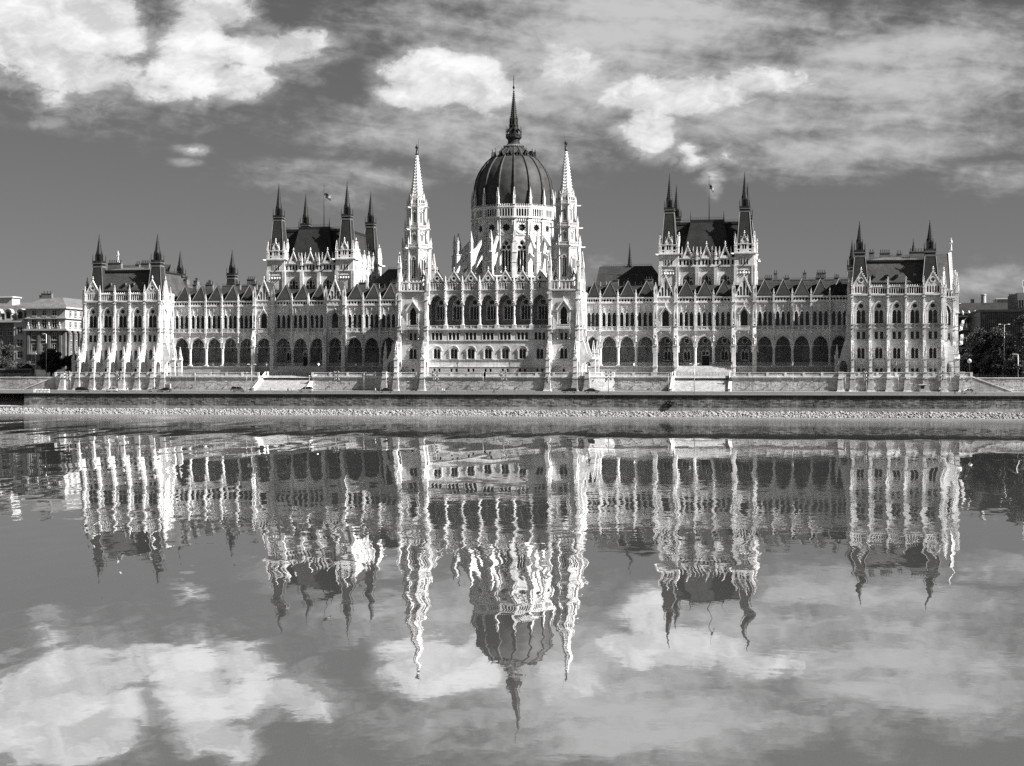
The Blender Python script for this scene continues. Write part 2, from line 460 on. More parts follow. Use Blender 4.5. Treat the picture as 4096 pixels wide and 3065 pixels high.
class MB:
    def __init__(s):
        s.v, s.f, s.m, s.s = [], [], [], []
        s.slots = []
        s.M = None
    def slot(s, mat):
        if mat not in s.slots:
            s.slots.append(mat)
        return s.slots.index(mat)
    def add(s, vs, fs, mat='limestone', smooth=False):
        k = len(s.v)
        if s.M is not None:
            vs = [tuple(s.M @ Vector(p)) for p in vs]
        s.v.extend(vs)
        i = s.slot(mat)
        for f in fs:
            s.f.append(tuple(k + j for j in f))
            s.m.append(i)
            s.s.append(smooth)
    def box(s, x0, x1, y0, y1, z0, z1, mat='limestone', top=None):
        """top: (x0,x1,y0,y1) of the upper face for a tapered block"""
        a = (x0, x1, y0, y1); b = top or a
        vs = [(a[0], a[2], z0), (a[1], a[2], z0), (a[1], a[3], z0), (a[0], a[3], z0),
              (b[0], b[2], z1), (b[1], b[2], z1), (b[1], b[3], z1), (b[0], b[3], z1)]
        s.add(vs, [(0, 3, 2, 1), (4, 5, 6, 7), (0, 1, 5, 4), (1, 2, 6, 5), (2, 3, 7, 6), (3, 0, 4, 7)], mat)
    def slab(s, poly, holes=(), yf=0.0, yb=0.3, mat='limestone', back=False, sides=True, side_mat=None):
        """plate in the XZ plane facing -Y with holes; side faces run from yf to yb"""
        loops = [poly] + list(holes)
        flat = [p for L in loops for p in L]
        tris = geometry.tessellate_polygon([[Vector((x, z, 0)) for x, z in L] for L in loops])
        s.add([(x, yf, z) for x, z in flat], tris, mat)
        if back:
            s.add([(x, yb, z) for x, z in flat], tris, mat)
        for q, L in enumerate(loops):
            if q == 0 and not sides:
                continue
            n = len(L)
            vs = [(x, yf, z) for x, z in L] + [(x, yb, z) for x, z in L]
            s.add(vs, [(i, (i + 1) % n, n + (i + 1) % n, n + i) for i in range(n)], (side_mat or mat))
    def prism_x(s, poly, x0, x1, holes=(), mat='limestone'):
        """polygon given as (y,z) extruded along X"""
        loops = [poly] + list(holes)
        flat = [p for L in loops for p in L]
        tris = geometry.tessellate_polygon([[Vector((y, z, 0)) for y, z in L] for L in loops])
        for x in (x0, x1):
            s.add([(x, y, z) for y, z in flat], tris, mat)
        for L in loops:
            n = len(L)
            vs = [(x0, y, z) for y, z in L] + [(x1, y, z) for y, z in L]
            s.add(vs, [(i, (i + 1) % n, n + (i + 1) % n, n + i) for i in range(n)], mat)
    def lathe(s, prof, n=8, cx=0.0, cy=0.0, mat='limestone', ph=None, smooth=False, cap=True, sx=1.0, sy=1.0):
        ph = math.pi / n if ph is None else ph
        vs, fs = [], []
        for (r, z) in prof:
            for i in range(n):
                t = ph + 2 * math.pi * i / n
                vs.append((cx + sx * r * math.cos(t), cy + sy * r * math.sin(t), z))
        for k in range(len(prof) - 1):
            for i in range(n):
                j = (i + 1) % n
                fs.append((k * n + i, k * n + j, (k + 1) * n + j, (k + 1) * n + i))
        if cap:
            fs.append(tuple(range(n))[::-1])
            fs.append(tuple(range((len(prof) - 1) * n, len(prof) * n)))
        s.add(vs, fs, mat, smooth)
    def octa(s, x, y, z, r, mat='limestone', h=None):
        h = h or r
        s.add([(x - r, y, z), (x + r, y, z), (x, y - r, z), (x, y + r, z), (x, y, z - h), (x, y, z + h)],
              [(0, 2, 5), (2, 1, 5), (1, 3, 5), (3, 0, 5), (2, 0, 4), (1, 2, 4), (3, 1, 4), (0, 3, 4)], mat)
    def tube(s, pts, r, n=6, mat='black_iron'):
        P = [Vector(p) for p in pts]
        vs, fs = [], []
        for k, p in enumerate(P):
            d = (P[min(k + 1, len(P) - 1)] - P[max(k - 1, 0)]).normalized()
            u = d.orthogonal().normalized(); w_ = d.cross(u)
            rr = r[k] if isinstance(r, (list, tuple)) else r
            for i in range(n):
                t = 2 * math.pi * i / n
                vs.append(tuple(p + u * rr * math.cos(t) + w_ * rr * math.sin(t)))
        for k in range(len(P) - 1):
            for i in range(n):
                j = (i + 1) % n
                fs.append((k * n + i, k * n + j, (k + 1) * n + j, (k + 1) * n + i))
        fs.append(tuple(range(n))); fs.append(tuple(range((len(P) - 1) * n, len(P) * n)))
        s.add(vs, fs, mat, True)
    def mesh(s, name):
        me = bpy.data.meshes.new(name)
        me.from_pydata(s.v, [], s.f)
        for m in s.slots:
            me.materials.append(MATS[m])
        me.polygons.foreach_set('material_index', s.m)
        me.polygons.foreach_set('use_smooth', s.s)
        me.update()
        return me

def link(name, me, parent=None, M=None):
    o = bpy.data.objects.new(name, me)
    col.objects.link(o)
    if parent is not None:
        o.parent = parent
    if M is not None:
        o.matrix_local = M if isinstance(M, Matrix) else Matrix.Translation(M)
    return o

def tag(o, label=None, cat=None, group=None, kind=None):
    if label: o['label'] = label
    if cat: o['category'] = cat
    if group: o['group'] = group
    if kind: o['kind'] = kind
    return o

def T(x, y=0.0, z=0.0):
    return Matrix.Translation((x, y, z))
def RZ(a):
    return Matrix.Rotation(R(a), 4, 'Z')
def SC(x, y, z):
    return Matrix.Diagonal((x, y, z, 1))

class Part:
    """one part of the building: a wall mesh and, under it, its pieces"""
    def __init__(s, name):
        s.name, s.mb, s.kids = name, MB(), []
    def kid(s, name, me, M=None):
        s.kids.append((name, me, M if isinstance(M, Matrix) else T(*(M or (0, 0, 0)))))
    def realize(s, building, sides=(1,), labels=None):
        me = s.mb.mesh(s.name)
        for i, sd in enumerate(sides):
            o = link(s.name, me, building, T(0, 0, -building.location.z) @ SC(sd, 1, 1))
            if labels:
                o['label'] = labels[i]
            for n, m, M in s.kids:
                link(n, m, o, M)

# ------------------------------------------------------------------ repeated pieces of Gothic ornament
ST, CV = 'limestone', 'limestone_carved'

def crockets(mb, p0, p1, n, r, mat, out=(0, 0, 0)):
    for i in range(n):
        t = (i + 0.5) / n
        q = [p0[k] + (p1[k] - p0[k]) * t + out[k] for k in range(3)]
        mb.octa(q[0], q[1], q[2], r * (1.1 - 0.45 * t), mat, r * 1.25 * (1.1 - 0.45 * t))

def spike(mb, z0, z1, r0, r1, n, nc, cr, mat, cx=0.0, cy=0.0, ph=None):
    """tapering spire with crockets up its edges"""
    ph = math.pi / n if ph is None else ph
    mb.lathe([(r0, z0), (r1, z1)], n, cx, cy, mat, ph)
    for i in range(n):
        t = ph + 2 * math.pi * i / n
        c, s_ = math.cos(t), math.sin(t)
        crockets(mb, (cx + r0 * c, cy + r0 * s_, z0), (cx + r1 * c, cy + r1 * s_, z1), nc, cr, mat, (cr * 0.5 * c, cr * 0.5 * s_, 0))

def finial(mb, x, y, z, s_, mat):
    mb.box(x - .09 * s_, x + .09 * s_, y - .09 * s_, y + .09 * s_, z - .1 * s_, z + .75 * s_, mat)
    mb.octa(x, y, z + .42 * s_, .34 * s_, mat, .16 * s_)
    mb.octa(x, y, z + .8 * s_, .18 * s_, mat, .26 * s_)

def make_pinnacle(mat=CV, shaft=0.36):
    """unit pinnacle: 1 m wide, 1 m high, scaled where it stands"""
    mb = MB()
    mb.box(-.5, .5, -.5, .5, 0, .03, mat)
    mb.box(-.40, .40, -.40, .40, .03, shaft, mat)
    for a in range(4):                        # a gablet on each face
        mb.M = RZ(90 * a)
        mb.slab([(-.46, shaft - .03), (.46, shaft - .03), (.46, shaft), (0, shaft + .16), (-.46, shaft)], [], -.47, -.30, mat)
        mb.slab(arch(0, .34, .07, shaft - .10, shaft - .03, 3), [], -.405, -.39, 'limestone')
    mb.M = None
    spike(mb, shaft - .01, .95, .50, .05, 4, 6, .085, mat)
    mb.octa(0, 0, .93, .19, mat, .025)
    mb.octa(0, 0, .975, .12, mat, .028)
    return mb.mesh('pinnacle')
PINN = make_pinnacle()
PINN_TALL = make_pinnacle(shaft=0.52)

def pin(part, x, y, z, w, h, me=None, name='pinnacle', rot=0):
    part.kid(name, me or PINN, T(x, y, z) @ RZ(rot) @ SC(w, w, h))

def make_statue(mat):
    """standing robed figure, 1 m high"""
    mb = MB()
    mb.lathe([(.16, 0), (.16, .03), (.135, .04), (.12, .3), (.105, .45), (.10, .52), (.135, .66), (.145, .76), (.11, .82), (.045, .845), (.045, .86)], 8, 0, 0, mat, smooth=True, sy=.75)
    mb.lathe([(.02, .85), (.055, .88), (.066, .92), (.05, .97), (.015, 1.0)], 8, 0, 0, mat, smooth=True)
    for sx in (-1, 1):
        mb.tube([(sx * .14, 0, .77), (sx * .185, -.03, .63), (sx * .12, -.12, .53)], [.045, .038, .03], 6, mat)
    return mb.mesh('statue')
STATUE = make_statue(CV)
STATUE_DARK = make_statue('bronze')

def baluster_run(mb, x0, x1, yf, z0, z1, mat=ST, step=0.30, th=0.26, posts=()):
    """balustrade between x0 and x1: rails with turned balusters"""
    h = z1 - z0
    mb.box(x0, x1, yf - .04, yf + th + .04, z1 - .16, z1, mat)
    mb.box(x0, x1, yf - .02, yf + th + .02, z0, z0 + .16, mat)
    n = max(1, int((x1 - x0) / step))
    yc = yf + th / 2
    for i in range(n):
        x = x0 + (x1 - x0) * (i + .5) / n
        if any(abs(x - p) < .32 for p in posts):
            continue
        a, b, c = z0 + .14, z0 + .14 + (h - .28) * .38, z1 - .14
        mb.lathe([(.065, a), (.10, b), (.06, c)], 5, x, yc, mat, cap=False)
    for p in posts:
        mb.box(p - .28, p + .28, yf - .03, yf + th + .03, z0 + .1, z1 - .12, mat)

def make_column(h, r, cap_h, base_h):
    mb = MB()
    mb.box(-r * 1.55, r * 1.55, -r * 1.55, r * 1.55, 0, base_h * .55, ST)
    mb.lathe([(r * 1.45, base_h * .55), (r * 1.35, base_h * .8), (r * 1.05, base_h)], 10, mat=ST, smooth=True, cap=False)
    mb.lathe([(r, base_h), (r * .96, h - cap_h)], 12, mat=ST, smooth=True, cap=False)
    mb.lathe([(r * 1.12, h - cap_h), (r * 1.12, h - cap_h * .88), (r * 1.0, h - cap_h * .85), (r * 1.2, h - cap_h * .5), (r * 1.5, h - cap_h * .28)], 10, mat=CV, cap=False)
    for i in range(8):
        t = 2 * math.pi * i / 8
        mb.octa(1.3 * r * math.cos(t), 1.3 * r * math.sin(t), h - cap_h * .45, r * .34, CV)
    mb.box(-r * 1.5, r * 1.5, -r * 1.5, r * 1.5, h - cap_h * .3, h, CV)
    return mb.mesh('column')

def archivolt(mb, xc, w, t, zs, za, yf, yb, mat=ST, n=7):
    o = arc(xc, w + 2 * t, zs, za + t, n)
    i = arc(xc, w, zs, za, n)
    mb.slab(o + i[::-1], [], yf, yb, mat)

def glazing_bars(mb, x0, x1, z0, z1, y, nx, nz, t=.05, mat='black_iron'):
    for i in range(1, nx):
        x = x0 + (x1 - x0) * i / nx
        mb.box(x - t / 2, x + t / 2, y - .03, y, z0, z1, mat)
    for i in range(1, nz):
        z = z0 + (z1 - z0) * i / nz
        mb.box(x0, x1, y - .025, y, z - t / 2, z + t / 2, mat)

def tracery_window(w, zb, zs, za, lights, rounds, depth=.55, hood=.35, proud=.12, plate=.28, bars=True, hood_apex=0.0):
    """pointed window: glass, pierced tracery plate and a hood mould"""
    mb = MB()
    op = arch(0, w, zb, zs, za, 8)
    mb.slab(op, [], depth, depth + .05, 'window_glass', sides=False)
    holes = [arch(x, lw, lb, ls, la, 4) for (x, lw, lb, ls, la) in lights] + [r_ for r_ in rounds]
    mb.slab(arch(0, w + .06, zb - .02, zs, za + .03, 8), holes, plate, depth - .02, ST, sides=False)
    if bars:
        for (x, lw, lb, ls, la) in lights:
            glazing_bars(mb, x - lw / 2, x + lw / 2, lb, la, depth - .01, 1, 4)
    if hood:
        archivolt(mb, 0, w + .08, hood, zs, za, -proud, .1, ST, 8)
        archivolt(mb, 0, w - .02, hood * .45, zs, za, .12, .3, ST, 8)
        for sx in (-1, 1):                    # jamb shafts
            x = sx * (w / 2 + .04 + hood / 2)
            mb.box(x - hood / 2, x + hood / 2, -proud * .6, .1, zb, zs, ST)
    mb.box(-w / 2 - hood - .1, w / 2 + hood + .1, -proud - .12, .05, zb - .22, zb, ST)
    return mb.mesh('window')

def lancet_window(w, zb, zs, za, depth=.4, finial_h=0.0):
    mb = MB()
    mb.slab(arch(0, w + .02, zb, zs, za, 5), [], depth, depth + .05, 'window_glass', sides=False)
    glazing_bars(mb, -w / 2, w / 2, zb, za - .1, depth, 2, 4, .045)
    archivolt(mb, 0, w, .17, zs, za, -.14, .1, CV, 5)
    if finial_h:
        mb.slab([(-w / 2 - .15, zs + .15), (w / 2 + .15, zs + .15), (0, za + .55)], [arch(0, w * .9, zs + .16, zs + .17, za + .02, 4)], -.12, .05, CV)
        mb.box(-.07, .07, -.14, .02, za + .4, za + finial_h, CV)
        for zz, rr in ((.62, .17), (.82, .28), (1.0, .15)):
            mb.octa(0, -.08, za + .35 + (finial_h - .35) * zz, rr, CV, .13)
    for sx in (-1, 1):
        mb.lathe([(.10, zb), (.085, zb + .15), (.085, zs - .2), (.13, zs)], 6, sx * (w / 2 + .13), -.06, ST, cap=False)
    return mb.mesh('window')

def rect_window(wtot, n, zb, zt, depth=.35, mull=.3, frame=.16):
    """row of n square-headed lights in one stone frame"""
    mb = MB()
    x0, x1 = -wtot / 2, wtot / 2
    mb.slab(rect(x0, x1, zb, zt), [], depth, depth + .05, 'window_glass', sides=False)
    lw = (wtot - mull * (n - 1)) / n
    for i in range(n - 1):
        x = x0 + lw * (i + 1) + mull * (i + .5)
        mb.box(x - mull / 2, x + mull / 2, -.03, depth, zb, zt, ST)
    for i in range(n):
        a = x0 + i * (lw + mull)
        glazing_bars(mb, a, a + lw, zb, zt, depth, 2, 3, .05)
    for (a, b, c, d_) in ((x0 - frame, x0, zb - frame, zt + frame), (x1, x1 + frame, zb - frame, zt + frame), (x0, x1, zt, zt + frame), (x0, x1, zb - frame, zb)):
        mb.box(a, b, -.09, .05, c, d_, ST)
    return mb.mesh('window')

def gable_wall(mb, half, zb, zt, holes, yf, th, mat=ST, cop=.26):
    """triangular gable with raised crocketed coping"""
    mb.slab([(-half, zb), (half, zb), (0, zt)], holes, yf, yf + th, mat, back=True)
    L = math.hypot(half, zt - zb)
    nx, nz = (zt - zb) / L, half / L
    for sx in (-1, 1):
        p0, p1 = (sx * (half + .12), zb), (0.0, zt + .1)
        mb.slab([(p0[0], p0[1]), (p1[0], p1[1]), (p1[0], p1[1] - cop / nz * .9), (p0[0] - sx * cop / nx * .9, p0[1])], [], yf - .16, yf + th + .05, CV)
        crockets(mb, (p0[0], yf - .02, p0[1]), (p1[0], yf - .02, p1[1]), max(4, int(L / .62)), .15, CV, (sx * .06, 0, .06))
    finial(mb, 0, yf + th / 2, zt, 1.25, CV)

def parapet_arcade(mb, x0, x1, yf, z0, z1, n, th=.3, mat=CV, gab=.45):
    """pierced parapet of little lancets crowned with gablets"""
    w = (x1 - x0) / n
    zt = z1 - gab
    holes = [arch(x0 + w * (i + .5), w * .68, z0 + .12, zt - .5, zt - .15, 4) for i in range(n)]
    mb.slab(rect(x0, x1, z0, zt), holes, yf, yf + th, mat, back=True)
    for i in range(n):
        xc = x0 + w * (i + .5)
        mb.slab([(xc - w * .5, zt), (xc + w * .5, zt), (xc, z1)], [], yf - .06, yf + th, mat)
        mb.octa(xc, yf + .05, z1 + .02, .11, mat, .17)
    mb.box(x0, x1, yf - .1, yf, zt - .06, zt + .05, mat)

def corbels(mb, x0, x1, yf, z0, z1, step=.55, mat=ST, dep=.2):
    n = max(1, int((x1 - x0) / step))
    for i in range(n):
        x = x0 + (x1 - x0) * (i + .5) / n
        mb.box(x - step * .24, x + step * .24, yf, yf + dep, z0, z1, mat)

def turret_spire(z0, w, collar_h, lantern_h, tip, cr=.1, mat='dark_metal_and_shade'):
    """metal turret top: collar, open lantern with posts, crocketed spirelet, rod"""
    mb = MB()
    h = w / 2
    mb.box(-h * 1.02, h * 1.02, -h * 1.02, h * 1.02, z0, z0 + collar_h * .25, 'lead')
    mb.box(-h * .94, h * .94, -h * .94, h * .94, z0 + collar_h * .25, z0 + collar_h * .55, mat)
    mb.box(-h * 1.08, h * 1.08, -h * 1.08, h * 1.08, z0 + collar_h * .55, z0 + collar_h * .68, 'lead')
    zl = z0 + collar_h
    for a in range(4):
        mb.M = RZ(90 * a)
        baluster_run(mb, -h * 1.0, h * 1.0, -h * 1.02, z0 + collar_h * .66, zl + .05, mat, .22, .12)
        mb.lathe([(.10, zl - .1), (.10, zl + lantern_h * .45), (.02, zl + lantern_h * .75)], 4, h * .95, -h * .95, mat)
        # lantern gable
        g = h * .6
        mb.slab([(-g, zl), (g, zl), (g, zl + lantern_h * .6), (0, zl + lantern_h * 1.08), (-g, zl + lantern_h * .6)],
                [arch(0, g * .95, zl + .15, zl + lantern_h * .45, zl + lantern_h * .72, 4)], -g, -g + .14, mat, back=True)
        crockets(mb, (g, -g, zl + lantern_h * .6), (0, -g, zl + lantern_h * 1.08), 4, .08, mat)
        crockets(mb, (-g, -g, zl + lantern_h * .6), (0, -g, zl + lantern_h * 1.08), 4, .08, mat)
    mb.M = None
    mb.box(-h * .36, h * .36, -h * .36, h * .36, zl, zl + lantern_h, mat)
    zs = zl + lantern_h * .68
    ze = tip - (tip - zs) * .08
    spike(mb, zs, ze, h * .62, .05, 8, 13, cr, mat)
    mb.octa(0, 0, ze + .05, .19, mat)
    mb.lathe([(.04, ze), (.025, tip)], 4, 0, 0, mat)
    mb.octa(0, 0, tip - .25, .10, mat, .16)
    return mb.mesh('turret_spire')

def cresting(mb, x0, x1, y, z, h=.8, mat='black_iron', step=.6):
    """thin iron ridge railing along X"""
    n = max(2, int(abs(x1 - x0) / step))
    mb.box(min(x0, x1), max(x0, x1), y - .02, y + .02, z + h * .55, z + h * .62, mat)
    mb.box(min(x0, x1), max(x0, x1), y - .02, y + .02, z + h * .1, z + h * .16, mat)
    for i in range(n + 1):
        x = x0 + (x1 - x0) * i / n
        mb.box(x - .02, x + .02, y - .02, y + .02, z, z + h, mat)
        if i % 2 == 0:
            mb.octa(x, y, z + h, .06, mat, .1)

def make_chimney(w, d_, h, pots):
    mb = MB()
    mb.box(-w / 2, w / 2, -d_ / 2, d_ / 2, 0, h, 'grey_render')
    mb.box(-w / 2 - .12, w / 2 + .12, -d_ / 2 - .12, d_ / 2 + .12, h, h + .22, 'lead')
    for i in range(pots):
        x = -w / 2 + w * (i + .5) / pots
        mb.lathe([(.16, h + .22), (.13, h + .95), (.17, h + 1.0), (.17, h + 1.1)], 6, x, 0, 'dark_metal_and_shade')
    return mb.mesh('chimney')

TF = 10.4                                    # terrace floor
building = bpy.data.objects.new('parliament_building', None)
col.objects.link(building)
building.location = (0, 0, TF)
tag(building, 'vast pale Gothic riverside palace with a ribbed central dome and many pointed spires', 'palace')

# ------------------------------------------------------------------ arcade wings
COLS = [32.4, 37.9, 43.45, 61.55, 67.1, 85.2, 90.73, 96.3, 101.8]
PIERS = [49.5, 55.7, 73.2, 79.5]
EDGES = sorted(COLS + PIERS + [27.9, 107.3])
BAYS = list(zip(EDGES[:-1], EDGES[1:]))
GABLED = [(49.5, 55.7), (73.2, 79.5)]
ENTRY = (55.7, 73.2)

def build_wing():
    P = Part('arcade_wing'); W = P.mb
    X0, X1 = 27.9, 107.3
    W.box(X0, X1, .05, 7, TF - .5, 13.15, 'rusticated')
    W.box(X0, X1, -.12, 7, 13.15, 13.4, ST)
    # inner wall of the arcade with its windows and doors
    inner = []
    for a, b in BAYS:
        c = (a + b) / 2
        if 49 < c < 80:
            inner.append(arch(c, 2.2, 15.2, 17.6, 18.7, 5))
    W.slab(rect(X0, X1, 13.4, 24.0), inner, 6.6, 7.0, 'shaded_arcade_stone')
    W.box(X0, X1, .9, 7.0, 23.5, 24.3, 'shaded_arcade_stone')
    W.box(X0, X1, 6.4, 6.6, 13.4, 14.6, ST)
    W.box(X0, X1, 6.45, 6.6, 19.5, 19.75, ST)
    me_in = tracery_window(2.1, 15.2, 17.6, 18.6, [(-.5, .85, 15.3, 17.2, 17.9), (.5, .85, 15.3, 17.2, 17.9)], [foil(0, 18.15, .2, 4)], .3, .18, .06, .1)
    rose = MB(); rose.slab(foil(0, 0, .75, 5), [], -.02, .02, 'window_glass'); rose.slab(circle(0, 0, 1.0, 18), [foil(0, 0, .78, 5)], -.1, .05, ST)
    rose = rose.mesh('rose_window')
    door = MB(); door.box(-1.1, 1.1, -.06, .1, 0, 3.2, 'black_iron'); door.box(-.95, -.06, -.1, -.06, .15, 3.0, 'dark_metal_and_shade'); door.box(.06, .95, -.1, -.06, .15, 3.0, 'dark_metal_and_shade'); door.box(-1.4, 1.4, -.14, 0, 3.2, 3.45, ST)
    door = door.mesh('door')
    # arcade arches, one bay at a time
    for a, b in BAYS:
        c = (a + b) / 2
        big = (a, b) in GABLED
        la = a + (.62 if a in PIERS else .45)
        lb = b - (.62 if b in PIERS else .45)
        if b == 107.3: lb = b - .3
        if a == 27.9: la = a + .3
        c2, w = (la + lb) / 2, lb - la
        yf = -.5 if big else 0.0
        A = arc(c2, w, 19.75, 22.65, 8)
        W.slab([(a, 24.3), (a, 19.72), (la, 19.72)] + A[::-1] + [(lb, 19.72), (b, 19.72), (b, 24.3)], [], yf, .95, ST)
        m = MB(); archivolt(m, 0, w - .02, .36, 19.75, 22.65, -.10, .14, ST, 8); archivolt(m, 0, w - .5, .22, 19.75, 22.4, .16, .42, ST, 8)
        P.kid('arch_moulding', m.mesh('arch_moulding'), (c2, yf, 0))
        # diagonal vault ribs inside the bay
        m = MB()
        for s_ in (-1, 1):
            m.tube([(s_ * w * .5, .9, 19.8), (s_ * w * .36, 1.8, 21.8), (0, 3.7, 23.2), (-s_ * w * .36, 5.4, 21.8), (-s_ * w * .5, 6.5, 19.8)], .13, 5, ST)
        P.kid('vault_rib', m.mesh('vault_rib'), (c2, 0, 0))
        m = MB(); m.tube([(0, 0, 0), (0, 0, 4.2)], .03, 4); m.lathe([(.05, -.75), (.26, -.45), (.30, -.05), (.12, .25), (.04, .4)], 6, mat='black_iron'); m.octa(0, 0, -.8, .12, 'black_iron')
        P.kid('hanging_lantern', m.mesh('hanging_lantern'), (c2, 2.0, 18.9))
        if 49 < c < 80:
            if abs(c - 64.35) < 1.5:
                P.kid('door', door, (c, 6.45, 13.4)); P.kid('window', me_in, (c, 6.6, 0))
            else:
                P.kid('window', me_in, (c, 6.6, 0))
            P.kid('rose_window', rose, (c, 6.55, 21.2))
        # upper storey wall
        ww = b - a
        if big:
            W.slab(rect(a, b, 24.3, 34.3), [arch(c, 2.0, 25.6, 28.9, 30.6, 7)], yf, .3, ST)
            m = MB()
            m.slab(arch(0, 2.02, 25.6, 28.9, 30.6, 7), [], .5, .55, 'window_glass', sides=False)
            glazing_bars(m, -1, 1, 25.6, 30.4, .5, 2, 5, .06)
            archivolt(m, 0, 2.0, .3, 28.9, 30.6, -.12, .1, ST, 8)
            for sx in (-1, 1):
                m.lathe([(.17, 25.6), (.13, 25.9), (.13, 28.5), (.2, 28.9)], 7, sx * 1.45, -.3, ST)
                m.slab([(sx * 1.85, 29.2), (0, 31.9), (0, 31.5), (sx * 1.6, 29.15)], [], -.6, .05, CV)
                crockets(m, (sx * 1.85, -.5, 29.3), (0, -.5, 31.95), 6, .12, CV)
            finial(m, 0, -.4, 31.8, .8, CV)
            m.box(-1.7, 1.7, -1.0, .1, 24.15, 24.4, ST)
            for sx in (-1.3, 1.3):
                m.box(sx - .16, sx + .16, -.9, 0, 23.3, 24.15, ST, (sx - .16, sx + .16, -.9, 0))
            baluster_run(m, -1.7, 1.7, -1.0, 24.4, 25.5, ST, .26, .2)
            P.kid('balcony_window', m.mesh('balcony_window'), (c, yf, 0))
            # steep gable with five lancets, roof behind
            G = MB()
            hs = [arch(x, .55, 34.75, zt_ - .5, zt_, 4) for x, zt_ in ((-1.75, 36.2), (-.95, 37.6), (0, 39.4), (.95, 37.6), (1.75, 36.2))]
            gable_wall(G, 2.75, 34.4, 41.1, hs, -.1, .4)
            for x, zt_ in ((-1.75, 36.2), (-.95, 37.6), (0, 39.4), (.95, 37.6), (1.75, 36.2)):
                G.slab(arch(x, .6, 34.7, zt_ - .5, zt_ + .03, 4), [], .2, .22, 'window_glass', sides=False)
                archivolt(G, x, .55, .09, zt_ - .5, zt_, -.2, 0, CV, 4)
            P.kid('gable', G.mesh('gable'), (c, yf, 0))
            m = MB()
            m.add([(-2.6, .2, 34.5), (2.6, .2, 34.5), (0, .2, 40.7), (-2.6, 9, 34.5), (2.6, 9, 34.5), (0, 9, 40.7)], [(0, 1, 2), (0, 2, 5, 3), (1, 4, 5, 2), (3, 5, 4)], 'slate')
            P.kid('gable_roof', m.mesh('gable_roof'), (c, yf, 0))
        else:
            xa = a + (.75 if a in PIERS else .3); xb = b - (.75 if b in PIERS else .3)
            if b == 107.3: xb = b - .2
            xs = [xa + (xb - xa) * (k + .5) / 3 for k in range(3)]
            W.slab(rect(a, b, 24.3, 32.7), [arch(x, 1.06, 25.6, 29.05, 29.95, 5) for x in xs], .12, .5, ST)
            for x in xs:
                P.kid('window', LANCET, (x, .12, 0))
            m = MB(); baluster_run(m, a + .25, b - .25, -.28, 24.4, 25.5, ST, .29, .2, [(xs[0] + xs[1]) / 2, (xs[1] + xs[2]) / 2])
            P.kid('balustrade', m.mesh('balustrade'))
            # pyramid dormer roof over the bay
            m = MB(); hw = ww * .44
            ap = 39.75
            m.add([(-hw, .75, 34.5), (hw, .75, 34.5), (0, 2.7, ap), (0, 4.6, ap), (-hw, 6.4, 34.5), (hw, 6.4, 34.5)],
                  [(0, 1, 2), (1, 5, 3, 2), (0, 2, 3, 4), (4, 3, 5)], 'slate')
            for sx in (-1, 1):
                m.tube([(sx * hw, .75, 34.5), (0, 2.68, ap)], .09, 4, 'lead')
            m.tube([(0, 2.7, ap), (0, 4.6, ap)], .09, 4, 'lead')
            m.lathe([(.09, ap), (.03, ap + 1.0)], 4, 0, 2.75, 'dark_metal_and_shade'); m.octa(0, 2.75, ap + .75, .11, 'dark_metal_and_shade', .16)
            for i in range(8):
                x = -hw + 2 * hw * (i + .5) / 8
                m.box(x - .04, x + .04, .6, .68, 34.45, 35.2, 'dark_metal_and_shade')
            m.box(-hw, hw, .6, .66, 35.0, 35.07, 'dark_metal_and_shade')
            P.kid('dormer_roof', m.mesh('dormer_roof'), (c, 0, 0))
        # dentil cornice and quatrefoil parapet
        corbels(W, a, b, yf - .12, 32.35, 32.62, .42, CV, .2)
        W.box(a, b, yf - .2, .4, 32.62, 32.95, ST)
        n = 5 if big else 6
        m = MB()
        q = [foil((k + .5 - n / 2) * ww / n, 33.6, .45, 4, deep=.3) for k in range(n)]
        m.slab(rect(-ww / 2, ww / 2, 32.95, 34.28), q, yf - .14, yf + .14, CV, back=True)
        m.box(-ww / 2, ww / 2, yf - .26, yf + .2, 34.28, 34.5, CV)
        P.kid('quatrefoil_parapet', m.mesh('quatrefoil_parapet'), (c, 0, 0))
    W.box(X0, X1, -.36, .2, 24.15, 24.4, ST)
    W.box(X0, X1, .3, 1.0, 32.8, 34.2, 'dark_metal_and_shade')  # black backing, paints shade into the quatrefoil openings
    # mansard behind the dormers
    W.add([(X0, .9, 34.3), (X1, .9, 34.3), (X1, 5.2, 38.1), (X0, 5.2, 38.1), (X0, 16, 38.6), (X1, 16, 38.6), (X0, 16, 30), (X1, 16, 30)],
          [(0, 1, 2, 3), (3, 2, 5, 4), (4, 5, 7, 6)], 'slate')
    W.box(X0, X1, 5.0, 5.35, 38.0, 38.3, 'lead')
    # rail on the roof
    m = MB(); cresting(m, X0, X1, 6.2, 38.2, .75, step=.8)
    P.kid('roof_railing', m.mesh('roof_railing'))
    # columns, slender buttresses, statues, pinnacles
    COLM = make_column(6.32, .42, 1.25, .55)
    b1 = MB()
    b1.box(-.28, .28, -.5, .2, 24.4, 31.2, ST, (-.27, .27, -.42, .2))
    b1.box(-.36, .36, -.62, .2, 24.0, 24.5, CV)
    b1.box(-.30, .30, -.46, .2, 31.2, 34.8, ST)
    b1.box(-.36, .36, -.55, .2, 32.6, 33.0, ST)
    b1.box(-.22, .22, -.45, .1, 23.2, 24.1, CV, (-.36, .36, -.6, .1))
    b1.octa(0, -.45, 29.2, .3, CV, .35)
    b1 = b1.mesh('buttress')
